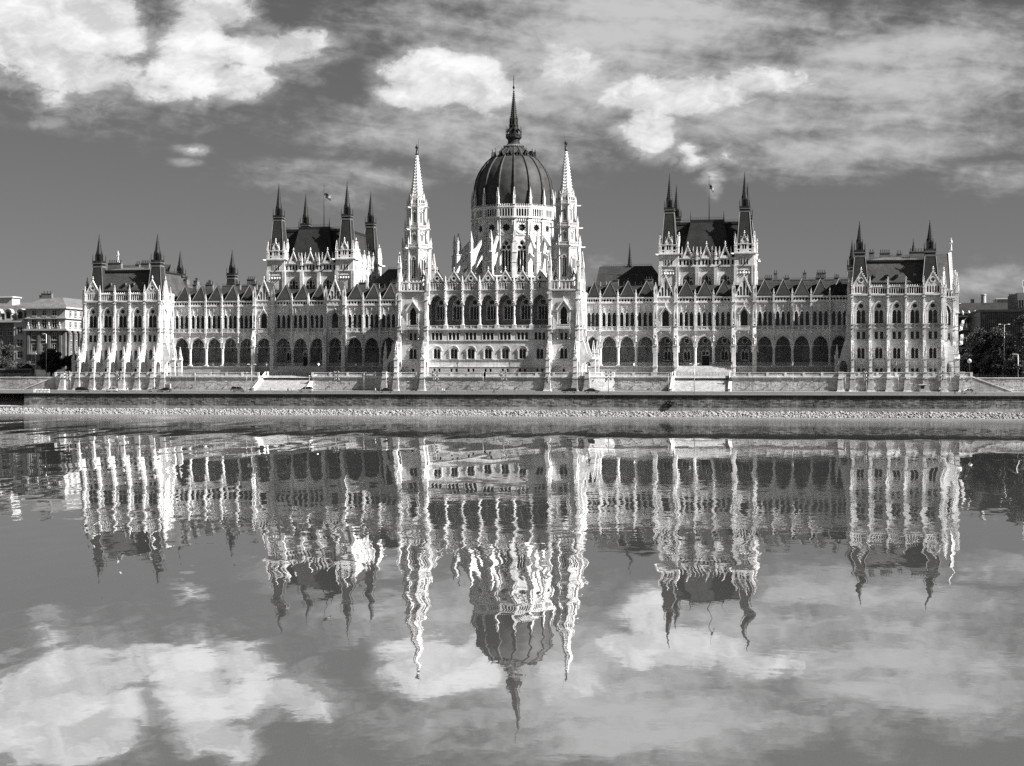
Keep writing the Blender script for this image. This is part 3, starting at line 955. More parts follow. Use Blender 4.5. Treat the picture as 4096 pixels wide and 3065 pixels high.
    for x in COLS:
        P.kid('column', COLM, (x, .45, 13.4))
        P.kid('buttress', b1, (x, 0, 0))
        pin(P, x, -.16, 34.4, .55, 2.5)
        P.kid('statue', STATUE, T(x, -.3, 20.9) @ SC(1.5, 1.5, 2.0))
    b2 = MB()
    b2.box(-.62, .62, -2.3, .9, TF - .4, 19.8, ST, (-.6, .6, -2.15, .9))
    b2.box(-.75, .75, -2.5, .95, 13.0, 13.5, ST)
    b2.box(-.7, .7, -2.3, .9, 19.5, 19.9, CV)
    b2.box(-.58, .58, -2.05, .3, 19.9, 23.2, ST, (-.56, .56, -1.7, .3))
    b2.box(-.55, .55, -1.65, .3, 23.2, 25.4, ST, (-.52, .52, -1.0, .3))
    b2.box(-.5, .5, -.95, .3, 25.4, 35.5, ST)
    for z in (24.2, 25.4, 32.7):
        b2.box(-.66, .66, -1.25, .3, z, z + .25, ST)
    for sx in (-.45, .45):
        b2.lathe([(.16, 25.7), (.13, 29.3), (.03, 30.6)], 5, sx, -1.1, CV)
        b2.lathe([(.14, 35.4), (.12, 37), (.02, 38)], 4, sx, -.75, CV)
        b2.lathe([(.30, 20.0), (.26, 21.6), (.10, 23.0)], 6, sx, -1.95, CV)
        b2.lathe([(.33, 17.5), (.3, 18.9), (.42, 19.5)], 7, sx * 1.7, -.1, CV)
    for i in range(14):
        b2.octa(rnd.uniform(-.6, .6), rnd.uniform(-2.1, -1.6), rnd.uniform(20.1, 23), .2, CV)
    b2 = b2.mesh('pier')
    for x in PIERS:
        P.kid('pier', b2, (x, 0, 0))
        pin(P, x, -.35, 35.4, .85, 3.6)
        P.kid('statue', STATUE, T(x, -2.2, 20.0) @ SC(1.6, 1.6, 2.1))
        P.kid('statue', STATUE, T(x, -1.1, 26.1) @ SC(1.4, 1.4, 1.9))
    # entrance steps in front of the middle bays
    xa, xb = ENTRY
    for i in range(9):
        m = MB(); m.box(xa - .4, xb + .4, -1.0 - .42 * (8 - i), -.1, TF + .02 + i * .333, TF + .35 + i * .333, 'step_stone')
        P.kid('step', m.mesh('step'))
    for i, (x, w, n) in enumerate(((83.5, 2.2, 4), (89, 1.6, 2), (99, 2.6, 4), (104, 1.4, 3), (46.5, 2.4, 3), (36, 1.8, 2))):
        P.kid('chimney', make_chimney(w, 1.2, 2.4, n), (x, 10, 38.0))
    P.realize(building, (1, -1))
LANCET = lancet_window(1.04, 25.6, 29.05, 29.95, .4, 2.0)
build_wing()

# ------------------------------------------------------------------ end pavilions
BUT = [108.05, 113.15, 118.25, 123.35, 128.45, 133.55]
PY = -9.4                                     # river front of the pavilions

def make_buttress(reach=5.1, w=.78, low=True, top=34.2):
    """stepped buttress: face along -Y, wall plane at y=0; flies out to a pier with an arch under it"""
    mb = MB()
    h = w / 2
    mb.box(-h * .85, h * .85, -.55, .2, 25.5, top, ST, (-h * .75, h * .75, -.42, .2))
    mb.box(-h, h, -.9, .2, 20.9, 25.5, ST, (-h, h, -.75, .2))
    for z, p in ((25.4, 1.0), (24.3, .95), (33.4, .62), (20.75, 1.2)):
        mb.box(-h - .1, h + .1, -p, .15, z, z + .22, ST)
    # canopied niche
    for sx in (-.26, .26):
        mb.lathe([(.17, 25.7), (.15, 27.6), (.20, 27.8), (.03, 29.4)], 5, sx, -.78, CV)
        crockets(mb, (sx, -.9, 27.8), (sx, -.8, 29.4), 4, .1, CV)
    mb.lathe([(.10, 29.0), (.02, 30.4)], 4, 0, -.62, CV)
    crockets(mb, (0, -.6, 28.2), (0, -.55, 33.0), 8, .13, CV)
    # gablet on the set-off
    mb.slab([(-h - .12, 20.9), (h + .12, 20.9), (0, 22.5)], [], -1.25, -.7, CV)
    mb.add([(-h - .12, -1.25, 20.9), (h + .12, -1.25, 20.9), (0, -1.25, 22.5), (-h - .12, -.6, 20.9), (h + .12, -.6, 20.9), (0, -.6, 22.5)], [(0, 2, 5, 3), (1, 4, 5, 2)], ST)
    if low:
        r = reach
        ph_ = 1.25                            # pier thickness
        prof = [(0.1, 20.9), (-1.2, 20.9), (-1.55, 20.2), (-1.75, 19.2), (-2.2, 18.0), (-r + 1.5, 15.6), (-r + 1.2, 15.3), (-r, 15.3), (-r, TF - .2),
                (-r + ph_, TF - .2)]
        # arched passage
        a0, a1 = -r + ph_, -.55
        zc, rr = 13.2, (a1 - a0) / 2
        pas = [( (a0 + a1) / 2 - rr * math.cos(math.pi * i / 8), 13.0 + 1.9 * math.sin(math.pi * i / 8)) for i in range(9)]
        prof += pas + [(a1, TF - .2), (0.1, TF - .2)]
        mb.prism_x(prof, -h, h, [], ST)
        mb.box(-h - .1, h + .1, -r - .1, -r + ph_ + .1, 15.2, 15.45, ST)
        mb.slab([(-h - .2, 15.4), (h + .2, 15.4), (0, 16.6)], [], -r - .1, -r + .9, CV)
        mb.box(-h - .08, h + .08, -r - .08, -r + ph_ + .08, 13.1, 13.3, ST)
    return mb.mesh('buttress')

def crown_roof(mb, x0, x1, y0, y1, z0, inset, z1, inset2, z2, mat='slate'):
    """mansard: steep lower slope, shallow upper slope"""
    def ring(i, z): return [(x0 + i, y0 + i, z), (x1 - i, y0 + i, z), (x1 - i, y1 - i, z), (x0 + i, y1 - i, z)]
    vs_ = ring(0, z0) + ring(inset, z1) + ring(inset2, z2)
    fs = []
    for k in (0, 4):
        m_ = mat if k == 0 else 'lead'
        for i in range(4):
            j = (i + 1) % 4
            mb.add([vs_[k + i], vs_[k + j], vs_[k + 4 + j], vs_[k + 4 + i]], [(0, 1, 2, 3)], m_)
    mb.add(vs_[8:], [(0, 1, 2, 3)], 'lead')

def truncated_turret(mb, cx, cy, w0, z0, w1, z1, mat='slate'):
    a, b = w0 / 2, w1 / 2
    mb.box(cx - a, cx + a, cy - a, cy + a, z0, z1, mat, (cx - b, cx + b, cy - b, cy + b))
    for sx in (-1, 1):
        for sy in (-1, 1):
            mb.tube([(cx + sx * a, cy + sy * a, z0), (cx + sx * b, cy + sy * b, z1)], .11, 4, 'lead')

def build_pavilion():
    P = Part('end_pavilion'); W = P.mb
    X0, X1, Y1 = 107.3, 134.3, 63.0
    bays = list(zip(BUT[:-1], BUT[1:]))
    WIN_BIG = tracery_window(2.7, 25.75, 29.5, 32.1, [(-.64, 1.12, 25.8, 28.85, 29.75), (.64, 1.12, 25.8, 28.85, 29.75)], [circle(0, 30.9, .64, 16)], .55, .48, .16, .3)
    WIN_SQ = rect_window(2.45, 2, 21.2, 23.35, .35, .6)
    WIN_LOW = tracery_window(2.2, 15.45, 17.9, 19.0, [(-.53, .9, 15.5, 18.0, 18.6), (.53, .9, 15.5, 18.0, 18.6)], [], .5, .42, .1, .25)
    m = MB()
    for x in (-.65, .65):
        m.slab(rect(x - .38, x + .38, 11.6, 12.6), [], .3, .32, 'window_glass', sides=False)
        for (a, b, c, d_) in ((x - .5, x - .38, 11.5, 12.72), (x + .38, x + .5, 11.5, 12.72), (x - .38, x + .38, 12.6, 12.72)):
            m.box(a, b, -.05, .05, c, d_, ST)
    WIN_BASE = m.mesh('basement_window')
    m = MB(); baluster_run(m, -1.5, 1.5, -.28, 24.5, 25.55, ST, .26, .18, [0]); m.box(-1.6, 1.6, -.34, 0, 24.3, 24.5, ST)
    BALC = m.mesh('window_balustrade')
    def storey_wall(cs, ends, M):
        """one flank: wall with all openings in a local frame facing -Y"""
        holes = []
        for c in cs:
            holes += [arch(c, 2.7, 25.75, 29.5, 32.1, 8), rect(c - 1.225, c + 1.225, 21.2, 23.35), arch(c, 2.2, 15.45, 17.9, 19.0, 8),
                      rect(c - 1.03, c - .27, 11.6, 12.6), rect(c + .27, c + 1.03, 11.6, 12.6)]
        W.M = M
        W.slab(rect(ends[0], ends[1], TF - .4, 34.4), holes, 0, .45, ST, sides=False)
        for z, p in ((24.25, .14), (21.0, .12), (15.2, .16), (13.1, .1)):
            W.box(ends[0], ends[1], -p, 0, z, z + .18, ST)
        W.box(ends[0], ends[1], -.06, 0, TF, 13.0, 'rusticated') if not cs else None
        corbels(W, ends[0], ends[1], -.3, 33.2, 33.95, .5, ST, .3)
        W.box(ends[0], ends[1], -.48, .1, 33.95, 34.4, ST)
        W.M = None
        for c in cs:
            for nm, me in (('window', WIN_BIG), ('window', WIN_SQ), ('window', WIN_LOW), ('basement_window', WIN_BASE), ('window_balustrade', BALC)):
                P.kid(nm, me, M @ T(c))
    storey_wall([(a + b) / 2 for a, b in bays], (X0, X1), T(0, PY))
    inner = T(X0, 0) @ RZ(-90)                # faces -X
    storey_wall([6.9, 2.3], (-.2, -PY), inner)
    outer = T(X1, 0) @ RZ(90)                 # faces +X
    storey_wall([-6.6, -1.2, 4.2, 9.6], (PY, 12.5), outer)
    W.box(X0 + .3, X1 - .3, 0.5, Y1, TF, 34.3, ST)
    W.box(X0 + .5, X1 - .5, PY + .7, .5, TF, 15.0, 'dark_metal_and_shade')
    W.box(X0 + .8, X1 - .8, PY + .8, .6, 20, 20.3, 'dark_metal_and_shade')
    W.box(X0 + .1, X1 - .1, PY + .1, 1.0, 34.25, 34.42, 'lead')
    # parapet arcades and end gables
    for k, (a, b) in enumerate(bays):
        c = (a + b) / 2
        if k in (0, 4):
            G = MB()
            hs = [arch(x, .44, 34.75, 36.3, 36.75, 4) for x in (-1.5, -.75, 0, .75, 1.5)] + [foil(0, 38.6, .62, 4)]
            G.slab([(-2.15, 34.4), (2.15, 34.4), (2.15, 37.0), (-2.15, 37.0)], hs[:5], -.05, .35, CV, back=True)
            gable_wall(G, 2.3, 36.9, 41.1, [foil(0, 38.5, .62, 4)], -.05, .4)
            G.slab(circle(0, 38.5, .9, 16), [foil(0, 38.5, .64, 4)], -.14, 0, CV)
            for x in (-1.1, 1.1):
                G.octa(x, -.05, 37.5, .16, CV)
            P.kid('gable', G.mesh('gable'), (c, PY - .1, 0))
        else:
            m = MB(); parapet_arcade(m, -2.3, 2.3, -.15, 34.4, 36.95, 7)
            P.kid('parapet_arcade', m.mesh('parapet_arcade'), (c, PY, 0))
    for M, rng in ((inner, (-.2, 9.2)), (outer, (-9.2, 12.5))):
        L = rng[1] - rng[0]
        if M is inner:
            G = MB(); gable_wall(G, 2.0, 36.2, 41.0, [foil(0, 37.9, .5, 4)], -.05, .4)
            G.slab(rect(-2.0, 2.0, 34.4, 36.3), [arch(x, .44, 34.6, 35.6, 36.0, 4) for x in (-1.2, -.4, .4, 1.2)], -.05, .35, CV, back=True)
            P.kid('gable', G.mesh('gable'), M @ T(6.6, -.1))
            m = MB(); parapet_arcade(m, 0.0, 4.2, -.15, 34.4, 36.9, 6); P.kid('parapet_arcade', m.mesh('parapet_arcade'), M)
            m = MB()
        else:
            G = MB(); gable_wall(G, 2.0, 36.2, 41.0, [foil(0, 37.9, .5, 4)], -.05, .4)
            G.slab(rect(-2.0, 2.0, 34.4, 36.3), [arch(x, .44, 34.6, 35.6, 36.0, 4) for x in (-1.2, -.4, .4, 1.2)], -.05, .35, CV, back=True)
            P.kid('gable', G.mesh('gable'), M @ T(-6.7, -.1))
            m = MB(); parapet_arcade(m, -4.2, 12.3, -.15, 34.4, 36.9, 22); P.kid('parapet_arcade', m.mesh('parapet_arcade'), M)
    BT = make_buttress()
    for i, x in enumerate(BUT):
        P.kid('buttress', BT, (x, PY, 0))
        pin(P, x, PY - 4.5, 15.4, .8, 4.3)
        pin(P, x, PY - .25, 34.3, .72, 5.2 if 0 < i < 5 else 5.0)
    BT2 = make_buttress(4.2)
    for d_ in (8.75, 3.3):                     # flank buttresses towards the wing
        P.kid('buttress', BT2, inner @ T(d_)); P.kid('pinnacle', PINN, inner @ T(d_, -3.6, 15.4) @ SC(.8, .8, 4.3))
        P.kid('pinnacle', PINN, inner @ T(d_ + (.0), -.25, 34.3) @ SC(.7, .7, 4.8))
    for d_ in (-8.75, -3.9, 1.5, 6.9, 12.0):   # outer flank
        P.kid('buttress', BT2, outer @ T(d_)); P.kid('pinnacle', PINN, outer @ T(d_, -3.6, 15.4) @ SC(.8, .8, 4.3))
        P.kid('pinnacle', PINN, outer @ T(d_, -.25, 34.3) @ SC(.7, .7, 5.0))
    # outer avant-corps with a tall gable and a statue
    W.box(134.3, 139.2, 12.6, 42, TF - .4, 34.6, ST)
    W.M = T(0, 12.5)
    corbels(W, 134.6, 139.2, -.3, 33.2, 33.9, .5, ST, .3); W.box(134.4, 139.4, -.45, 0, 33.95, 34.4, ST)
    W.M = None
    P.kid('window', WIN_BIG, (136.6, 12.45, 0)); P.kid('window', WIN_SQ, (136.6, 12.5, 0))
    m = MB(); m.slab(arch(0, 2.72, 25.75, 29.5, 32.1, 8), [], -.01, .0, 'window_glass', sides=False); m.slab(rect(-1.2, 1.2, 21.2, 23.3), [], -.01, 0, 'window_glass', sides=False)
    P.kid('window', m.mesh('window'), (136.6, 12.48, 0))
    m = MB(); parapet_arcade(m, -2.3, 2.3, -.15, 34.4, 36.9, 6); P.kid('parapet_arcade', m.mesh('parapet_arcade'), (136.7, 12.5, 0))
    G = MB(); gable_wall(G, 9.5, 34.6, 49.0, [foil(0, 41, 2.2, 6), arch(-3, 1.4, 35.2, 37.5, 38.6, 5), arch(0, 1.4, 35.2, 37.5, 38.6, 5), arch(3, 1.4, 35.2, 37.5, 38.6, 5)], -.2, .8, ST, .5)
    P.kid('gable', G.mesh('gable'), T(139.3, 27.3) @ RZ(90))
    P.kid('statue', STATUE, T(139.5, 27.3, 49.6) @ SC(2.4, 2.4, 4.0))
    W.add([(128, 17, 34.6), (139, 17.8, 34.6), (139, 27.3, 48.6), (120, 27.3, 48.6), (139, 36.8, 34.6), (128, 36.8, 34.6)], [(0, 1, 2, 3), (2, 4, 5, 3), (1, 4, 2)], 'glazed_tile')
    for y, h_ in ((12.9, 8.5), (17.6, 9.5)):
        P.kid('buttress', make_buttress(3.0, .9, False), T(139.2, y) @ RZ(90))
        pin(P, 139.9, y, TF + 19, 1.3, h_ + 4, PINN_TALL); pin(P, 139.5, y, 34.3, 1.1, h_ - 1)
        W.box(139.0, 140.7, y - .6, y + .6, TF, TF + 14, ST, (139.0, 140.2, y - .5, y + .5)); W.box(139, 140.2, y - .5, y + .5, TF + 14, TF + 19, ST)
    P.kid('buttress', make_buttress(3.6, .9), T(139.0, 12.7))
    pin(P, 139.0, 12.7 - 2.9, 15.4, .9, 4.5)
    # mansard roof and its corner turrets
    crown_roof(W, 109.0, 132.6, -8.2, 19.0, 36.0, 3.0, 44.4, 8.5, 45.7, 'glazed_tile')
    crown_roof(W, 109.0, 132.6, 16.5, 61.8, 34.5, 3.0, 40.6, 6.0, 41.2, 'slate')
    W.box(111.6, 130.0, -5.7, 16.4, 44.1, 44.55, 'dark_metal_and_shade'); W.box(111.7, 129.9, 19.5, 58.8, 40.3, 40.75, 'lead')
    for (x, y) in ((110.3, -6.1), (130.4, -6.1), (110.3, 60), (130.4, 60)):
        truncated_turret(W, x, y, 5.1, 35.0, 3.1, 45.4)
    SP = turret_spire(45.3, 3.2, 2.2, 2.9, 56.3, .085)
    for (x, y) in ((110.3, -6.1), (130.4, -6.1), (110.3, 60), (130.4, 60)):
        P.kid('turret_spire', SP, (x, y, 0))
    for i, x in enumerate((114.5, 118.2, 121.0, 126.0)):
        m = MB(); m.box(-.42, .42, -.6, .5, 0, .75, 'lead'); m.box(-.3, .3, -.64, -.58, .1, .62, 'window_glass')
        P.kid('roof_hatch', m.mesh('roof_hatch'), (x, -8.2 + 3.0 * 3.6 / 8.4 - .1, 39.5))
    m = MB()
    n = 26
    for i in range(n):
        x = 112.5 + (128.2 - 112.5) * i / (n - 1)
        m.box(x - .05, x + .05, -7.9, -7.6, 37.6, 38.0, 'dark_metal_and_shade')
    m.box(112.5, 128.2, -7.82, -7.75, 37.75, 37.82, 'dark_metal_and_shade')
    P.kid('snow_guard', m.mesh('snow_guard'))
    m = MB(); cresting(m, 112.3, 128.6, -5.4, 44.5, .7, step=.55); cresting(m, 115, 126, 6, 45.6, .9, step=.55)
    m.M = T(112.2, 0) @ RZ(90); cresting(m, -5, 16, 0, 44.5, .8, step=.8); cresting(m, 20, 58, 0, 40.7, .8, step=1.0); m.M = None
    P.kid('roof_railing', m.mesh('roof_railing'))
    for x, y, w, n_ in ((114.0, -1, 1.5, 2), (118.0, 2, 3.0, 5), (122.4, 6, 1.5, 2), (127.2, -1, 4.6, 6)):
        P.kid('chimney', make_chimney(w, 1.3, 2.5, n_), (x, y, 44.6))
    for y in (24, 33, 45):
        P.kid('chimney', make_chimney(2.2, 1.3, 2.6, 3), T(113.0, y, 40.5) @ RZ(90))
    P.realize(building, (1, -1))
build_pavilion()

# ------------------------------------------------------------------ the two chamber blocks with four turrets each
def build_chamber():
    P = Part('chamber_block'); W = P.mb
    CX, YF, YB = 64.35, 10.0, 44.0
    H = 14.7
    corners = [(CX + sx * (H - 3.0), y) for y in (YF + 3.0, YB - 3.0) for sx in (-1, 1)]
    for (x, y) in corners:
        W.box(x - 3, x + 3, y - 3, y + 3, 30, 48.2, ST)
        for z, p in ((44.4, .18), (48.2, .45)):
            W.box(x - 3 - p, x + 3 + p, y - 3 - p, y + 3 + p, z, z + .35, ST)
        for a in range(4):
            W.M = T(x, y) @ RZ(90 * a)
            W.box(-3.25, -2.2, -3.22, -2.9, 30, 44.4, ST); W.box(2.2, 3.25, -3.22, -2.9, 30, 44.4, ST)
            W.box(-1.8, 1.8, -3.12, -2.95, 43.1, 43.3, CV)
            for k in range(4):
                W.octa(-1.35 + .9 * k, -3.02, 42.3, .42, CV, .5)
            W.M = None
        truncated_turret(W, x, y, 4.9, 48.6, 3.0, 61.3)
        SPM = None
        for a in range(4):
            M = T(x, y) @ RZ(90 * a)
            for k in (-.95, 0, .95):
                m = MB(); m.slab(arch(0, .46, 44.95, 46.4, 46.75, 4), [], -.02, 0, 'window_glass', sides=False); archivolt(m, 0, .46, .1, 46.4, 46.75, -.08, 0, CV, 4); m.box(-.33, -.23, -.06, 0, 44.9, 46.4, CV); m.box(.23, .33, -.06, 0, 44.9, 46.4, CV)
                P.kid('window', m.mesh('window'), M @ T(k, -3.02))
            # parapet with a gabled middle
            m = MB()
            m.slab(rect(-2.9, 2.9, 48.5, 51.3), [foil(-1.75, 49.15, .36, 4), foil(1.75, 49.15, .36, 4), arch(-1.75, .85, 49.75, 50.5, 50.9, 4), arch(1.75, .85, 49.75, 50.5, 50.9, 4),
                      arch(-.36, .5, 49.7, 50.9, 51.2, 4), arch(.36, .5, 49.7, 50.9, 51.2, 4)], -3.1, -2.8, CV, back=True)
            m.slab(rect(-.95, .95, 51.2, 52.2), [], -3.15, -2.8, CV, back=True)
            gx = MB()
            m.M = T(0, -3.1); gable_wall(m, 1.05, 52.0, 54.2, [foil(0, 52.65, .36, 3, ph=math.pi / 2)], -.06, .3, CV, .14); m.M = None
            m.box(-2.95, 2.95, -3.2, -2.8, 51.2, 51.4, CV)
            P.kid('parapet', m.mesh('parapet'), M)
            for k in (-1.0, 1.0):
                P.kid('pinnacle', PINN, M @ T(k, -2.95, 50.9) @ SC(.5, .5, 3.2))
            P.kid('pinnacle', PINN, M @ T(-2.75, -2.75, 48.5) @ SC(.95, .95, 6.0))
            m = MB(); m.box(-.18, .18, -1.5, 0, -.2, .15, CV, (-.1, .1, -1.4, 0)); m.octa(0, -1.55, 0, .25, CV)
            P.kid('gargoyle', m.mesh('gargoyle'), M @ T(-2.9, -2.9, 48.3) @ RZ(-45))
        for t_ in range(1):
            P.kid('turret_spire', CH_SPIRE, (x, y, 0))
    # walls between the turrets
    WIN = tracery_window(3.2, 36.0, 40.0, 42.0, [(-1.02, .85, 36.1, 39.5, 40.1), (0, .95, 36.1, 41.0, 41.6), (1.02, .85, 36.1, 39.5, 40.1)], [circle(-.92, 40.75, .32, 10), circle(.92, 40.75, .32, 10)], .6, .35, .15, .3)
    sides = [(T(CX, YF + .6), H - 6, 3), (T(CX + H - .6, (YF + YB) / 2) @ RZ(90), (YB - YF) / 2 - 6, 4), (T(CX - H + .6, (YF + YB) / 2) @ RZ(-90), (YB - YF) / 2 - 6, 4)]
    for M, hw, n in sides:
        bw = 2 * hw / n
        cs = [-hw + bw * (k + .5) for k in range(n)]
        W.M = M
        W.slab(rect(-hw, hw, 30, 44.4), [arch(c, 3.2, 36.0, 40.0, 42.0, 8) for c in cs], 0, .5, ST)
        for k in range(n + 1):
            x = -hw + bw * k
            if 0 < k < n:
                W.box(x - .55, x + .55, -.75, 0, 30, 44.4, ST)
        corbels(W, -hw, hw, -.25, 43.9, 44.25, .4, CV, .2)
        W.box(-hw, hw, -.35, .3, 44.3, 44.7, ST)
        W.box(-hw, hw, -.4, .3, 46.9, 47.2, CV)
        W.M = None
        for c in cs:
            P.kid('window', WIN, M @ T(c))
            m = MB()
            hs = [arch(x, .62, 44.95, 46.2, 46.6, 4) for x in (-1.0, 0, 1.0)] + [arch(x, .62, 44.95, 46.2, 46.6, 4) for x in (-2.3, 2.3)]
            m.slab(rect(-bw / 2, bw / 2, 44.7, 46.95), hs, -.2, .15, CV, back=True)
            m.slab(rect(-bw / 2, bw / 2, 44.7, 46.95), [], .45, .5, 'dark_metal_and_shade')  # black sheet standing in for the shade behind the gallery arches
            P.kid('gallery', m.mesh('gallery'), M @ T(c))
            m = MB(); gable_wall(m, 1.55, 47.1, 51.0, [foil(0, 48.35, .75, 3, ph=math.pi / 2, deep=.45)], -.3, .35, CV, .2)
            P.kid('gable', m.mesh('gable'), M @ T(c))
            for k in (-1.75, 1.75):
                P.kid('pinnacle', PINN, M @ T(c + k, -.1, 47.1) @ SC(.6, .6, 3.6))
        for k in range(1, n):
            P.kid('pinnacle', PINN, M @ T(-hw + bw * k, -.45, 46.4) @ SC(.8, .8, 4.2))
    # roofs
    crown_roof(W, CX - 12.6, CX + 12.6, YF + 4.0, YB - 4.0, 46.5, 1.9, 58.4, 2.4, 58.7)
    crown_roof(W, CX - 7.7, CX + 7.7, YF + 1.6, YB - 1.6, 46.5, 2.6, 58.9, 3.2, 59.3)
    W.box(CX - 5.3, CX + 5.3, YF + 4.1, YB - 4.1, 58.6, 59.35, 'dark_metal_and_shade')
    W.box(CX - 10.9, CX + 10.9, YF + 5.7, YB - 5.7, 58.0, 58.75, 'dark_metal_and_shade')
    m = MB()
    cresting(m, CX - 5.2, CX + 5.2, YF + 4.3, 59.35, 1.1); cresting(m, CX - 10.8, CX - 5.4, YF + 5.9, 58.75, 1.0); cresting(m, CX + 5.4, CX + 10.8, YF + 5.9, 58.75, 1.0)
    m.M = T(CX + 10.8, 0) @ RZ(90); cresting(m, YF + 6, YB - 6, 0, 58.75, 1.0); m.M = None
    for sx in (-5.2, 5.2):
        m.lathe([(.2, 59.3), (.12, 60.6), (.02, 62.2)], 5, CX + sx, YF + 4.3, 'dark_metal_and_shade')
    P.kid('roof_railing', m.mesh('roof_railing'))
    m = MB()
    for i in range(20):
        x = -6.6 + 13.2 * i / 19
        m.box(x - .05, x + .05, -.2, .1, 0, .5, 'dark_metal_and_shade')
    m.box(-6.6, 6.6, -.08, 0, .2, .28, 'dark_metal_and_shade')
    P.kid('snow_guard', m.mesh('snow_guard'), (CX, YF + 2.1, 49.6))
    P.realize(building, (1, -1))
CH_SPIRE = turret_spire(61.2, 3.1, 1.9, 3.1, 74.2, .09)
build_chamber()

# ------------------------------------------------------------------ central block with its loggia
CB = 5.31
def build_central():
    P = Part('central_block'); W = P.mb
    Y = -14.4
    HX = 18.6
    cs = [CB * (k - 3) for k in range(7)]
    lines = [CB * (k - 3.5) for k in range(8)]
    # lower wall
    holes = []
    for c in cs:
        holes += [rect(c - 1.65, c + 1.65, 21.3, 23.5), arch(c, 2.2, 15.55, 17.9, 19.0, 8), rect(c - 1.1, c - .42, 11.6, 12.55), rect(c + .42, c + 1.1, 11.6, 12.55)]
    W.slab(rect(-HX, HX, 13.1, 24.7), [h for h in holes if h[0][1] > 13.2], Y, Y + .5, ST)
    W.slab(rect(-HX, HX, TF - .4, 13.1), [h for h in holes if h[0][1] < 13.2], Y - .12, Y + .5, 'rusticated')
    W.box(-HX, HX, Y - .22, Y, 13.05, 13.22, ST)
    for z, p in ((15.2, .16), (21.0, .2), (24.3, .4)):
        W.box(-HX, HX, Y - p, Y, z, z + (.2 if z < 24 else .4), ST)
    WIN_SQ = rect_window(3.3, 3, 21.3, 23.5, .4, .35, .2)
    m = MB()
    # arched window set in a bold projecting surround
    m.slab(arch(0, 2.9, 15.4, 17.95, 19.4, 8), [arch(0, 2.15, 15.5, 17.9, 18.98, 8)], -.22, .05, ST)
    m.slab(arch(0, 2.2, 15.5, 17.9, 19.0, 8), [], .45, .5, 'window_glass', sides=False)
    m.slab(arch(0, 2.2, 15.5, 17.9, 19.0, 8), [arch(-.53, .9, 15.6, 18.0, 18.55, 4), arch(.53, .9, 15.6, 18.0, 18.55, 4)], .2, .4, ST, sides=False)
    glazing_bars(m, -1.0, 1.0, 15.6, 18.6, .44, 1, 4)
    archivolt(m, 0, 2.95, .2, 17.95, 19.4, -.3, 0, ST, 8)
    WIN_LOW = m.mesh('window')
    m = MB()
    for x in (-.76, .76):
        m.slab(rect(x - .36, x + .36, 11.6, 12.55), [], .3, .33, 'window_glass', sides=False)
    WIN_BASE = m.mesh('basement_window')
    COLM = make_column(6.55, .40, .95, .5)
    # loggia
    LY = Y + 5.0
    W.box(-HX, HX, Y - .3, LY, 24.5, 24.75, ST)
    W.slab(rect(-HX, HX, 24.7, 36.4), [arch(c + .15, 2.9, 27.6, 31.3, 34.2, 8) for c in cs], LY, LY + .4, 'shaded_arcade_stone')
    W.box(-HX, HX, Y + .9, LY, 35.5, 36.4, 'shaded_arcade_stone')
    W.box(-HX, HX, LY + 1, LY + 1.2, 24, 40, 'dark_metal_and_shade')
    WIN_LOG = tracery_window(2.9, 27.6, 31.3, 34.2, [(-.92, .72, 27.7, 31.2, 31.8), (0, .72, 27.7, 31.2, 31.8), (.92, .72, 27.7, 31.2, 31.8)], [circle(0, 32.9, .72, 14)], .5, .3, .1, .2)
    for i, c in enumerate(cs):
        a, b = lines[i], lines[i + 1]
        la, lb = a + .42, b - .42
        A = arc(c, lb - la, 32.2, 35.12, 9)
        W.slab([(a, 36.5), (a, 32.17), (la, 32.17)] + A[::-1] + [(lb, 32.17), (b, 32.17), (b, 36.5)], [], Y, Y + .9, ST)
        m = MB(); archivolt(m, 0, lb - la - .02, .34, 32.2, 35.12, -.16, .1, ST, 9); archivolt(m, 0, lb - la - .5, .24, 32.2, 34.88, .15, .5, ST, 9)
        P.kid('arch_moulding', m.mesh('arch_moulding'), (c, Y, 0))
        P.kid('window', WIN_SQ, (c, Y, 0)); P.kid('window', WIN_LOW, (c, Y, 0)); P.kid('basement_window', WIN_BASE, (c, Y - .12, 0))
        P.kid('window', WIN_LOG, (c + .15, LY, 0))
        m = MB(); baluster_run(m, a + .5, b - .5, Y - .05, 24.75, 25.75, ST, .27, .22, [c]); P.kid('balustrade', m.mesh('balustrade'))
        m = MB(); m.tube([(0, 0, 0), (0, 0, 5.0)], .03, 4); m.lathe([(.05, -.8), (.26, -.5), (.3, -.1), (.12, .2), (.04, .35)], 6, mat='black_iron')
        P.kid('hanging_lantern', m.mesh('hanging_lantern'), (c, Y + 2.1, 29.6))
        # gable over each bay: blind arcade, rose, crocketed coping
        G = MB()
        xs = [-1.56, -.78, 0, .78, 1.56]
        hs = [arch(x, .5, 36.75, 38.3, 38.75, 4) for x in xs]
        G.slab(rect(-2.5, 2.5, 36.4, 39.0), hs, 0, .35, ST, back=False)
        for x in xs:
            G.slab(arch(x, .5, 36.75, 38.3, 38.75, 4), [], .2, .25, 'window_glass' if x == 0 else ST, sides=False)
            archivolt(G, x, .5, .08, 38.3, 38.75, -.1, 0, CV, 4)
        gable_wall(G, 2.45, 38.55, 42.3, [foil(0, 40.05, .56, 6)], .0, .4)
        G.slab(foil(0, 40.05, .58, 6), [], .3, .32, 'window_glass', sides=False)
        G.slab(circle(0, 40.05, .82, 18), [foil(0, 40.05, .57, 6)], -.1, .02, CV)
        G.box(-2.6, 2.6, -.2, .1, 36.35, 36.6, ST)
        P.kid('gable', G.mesh('gable'), (c, Y - .05, 0))
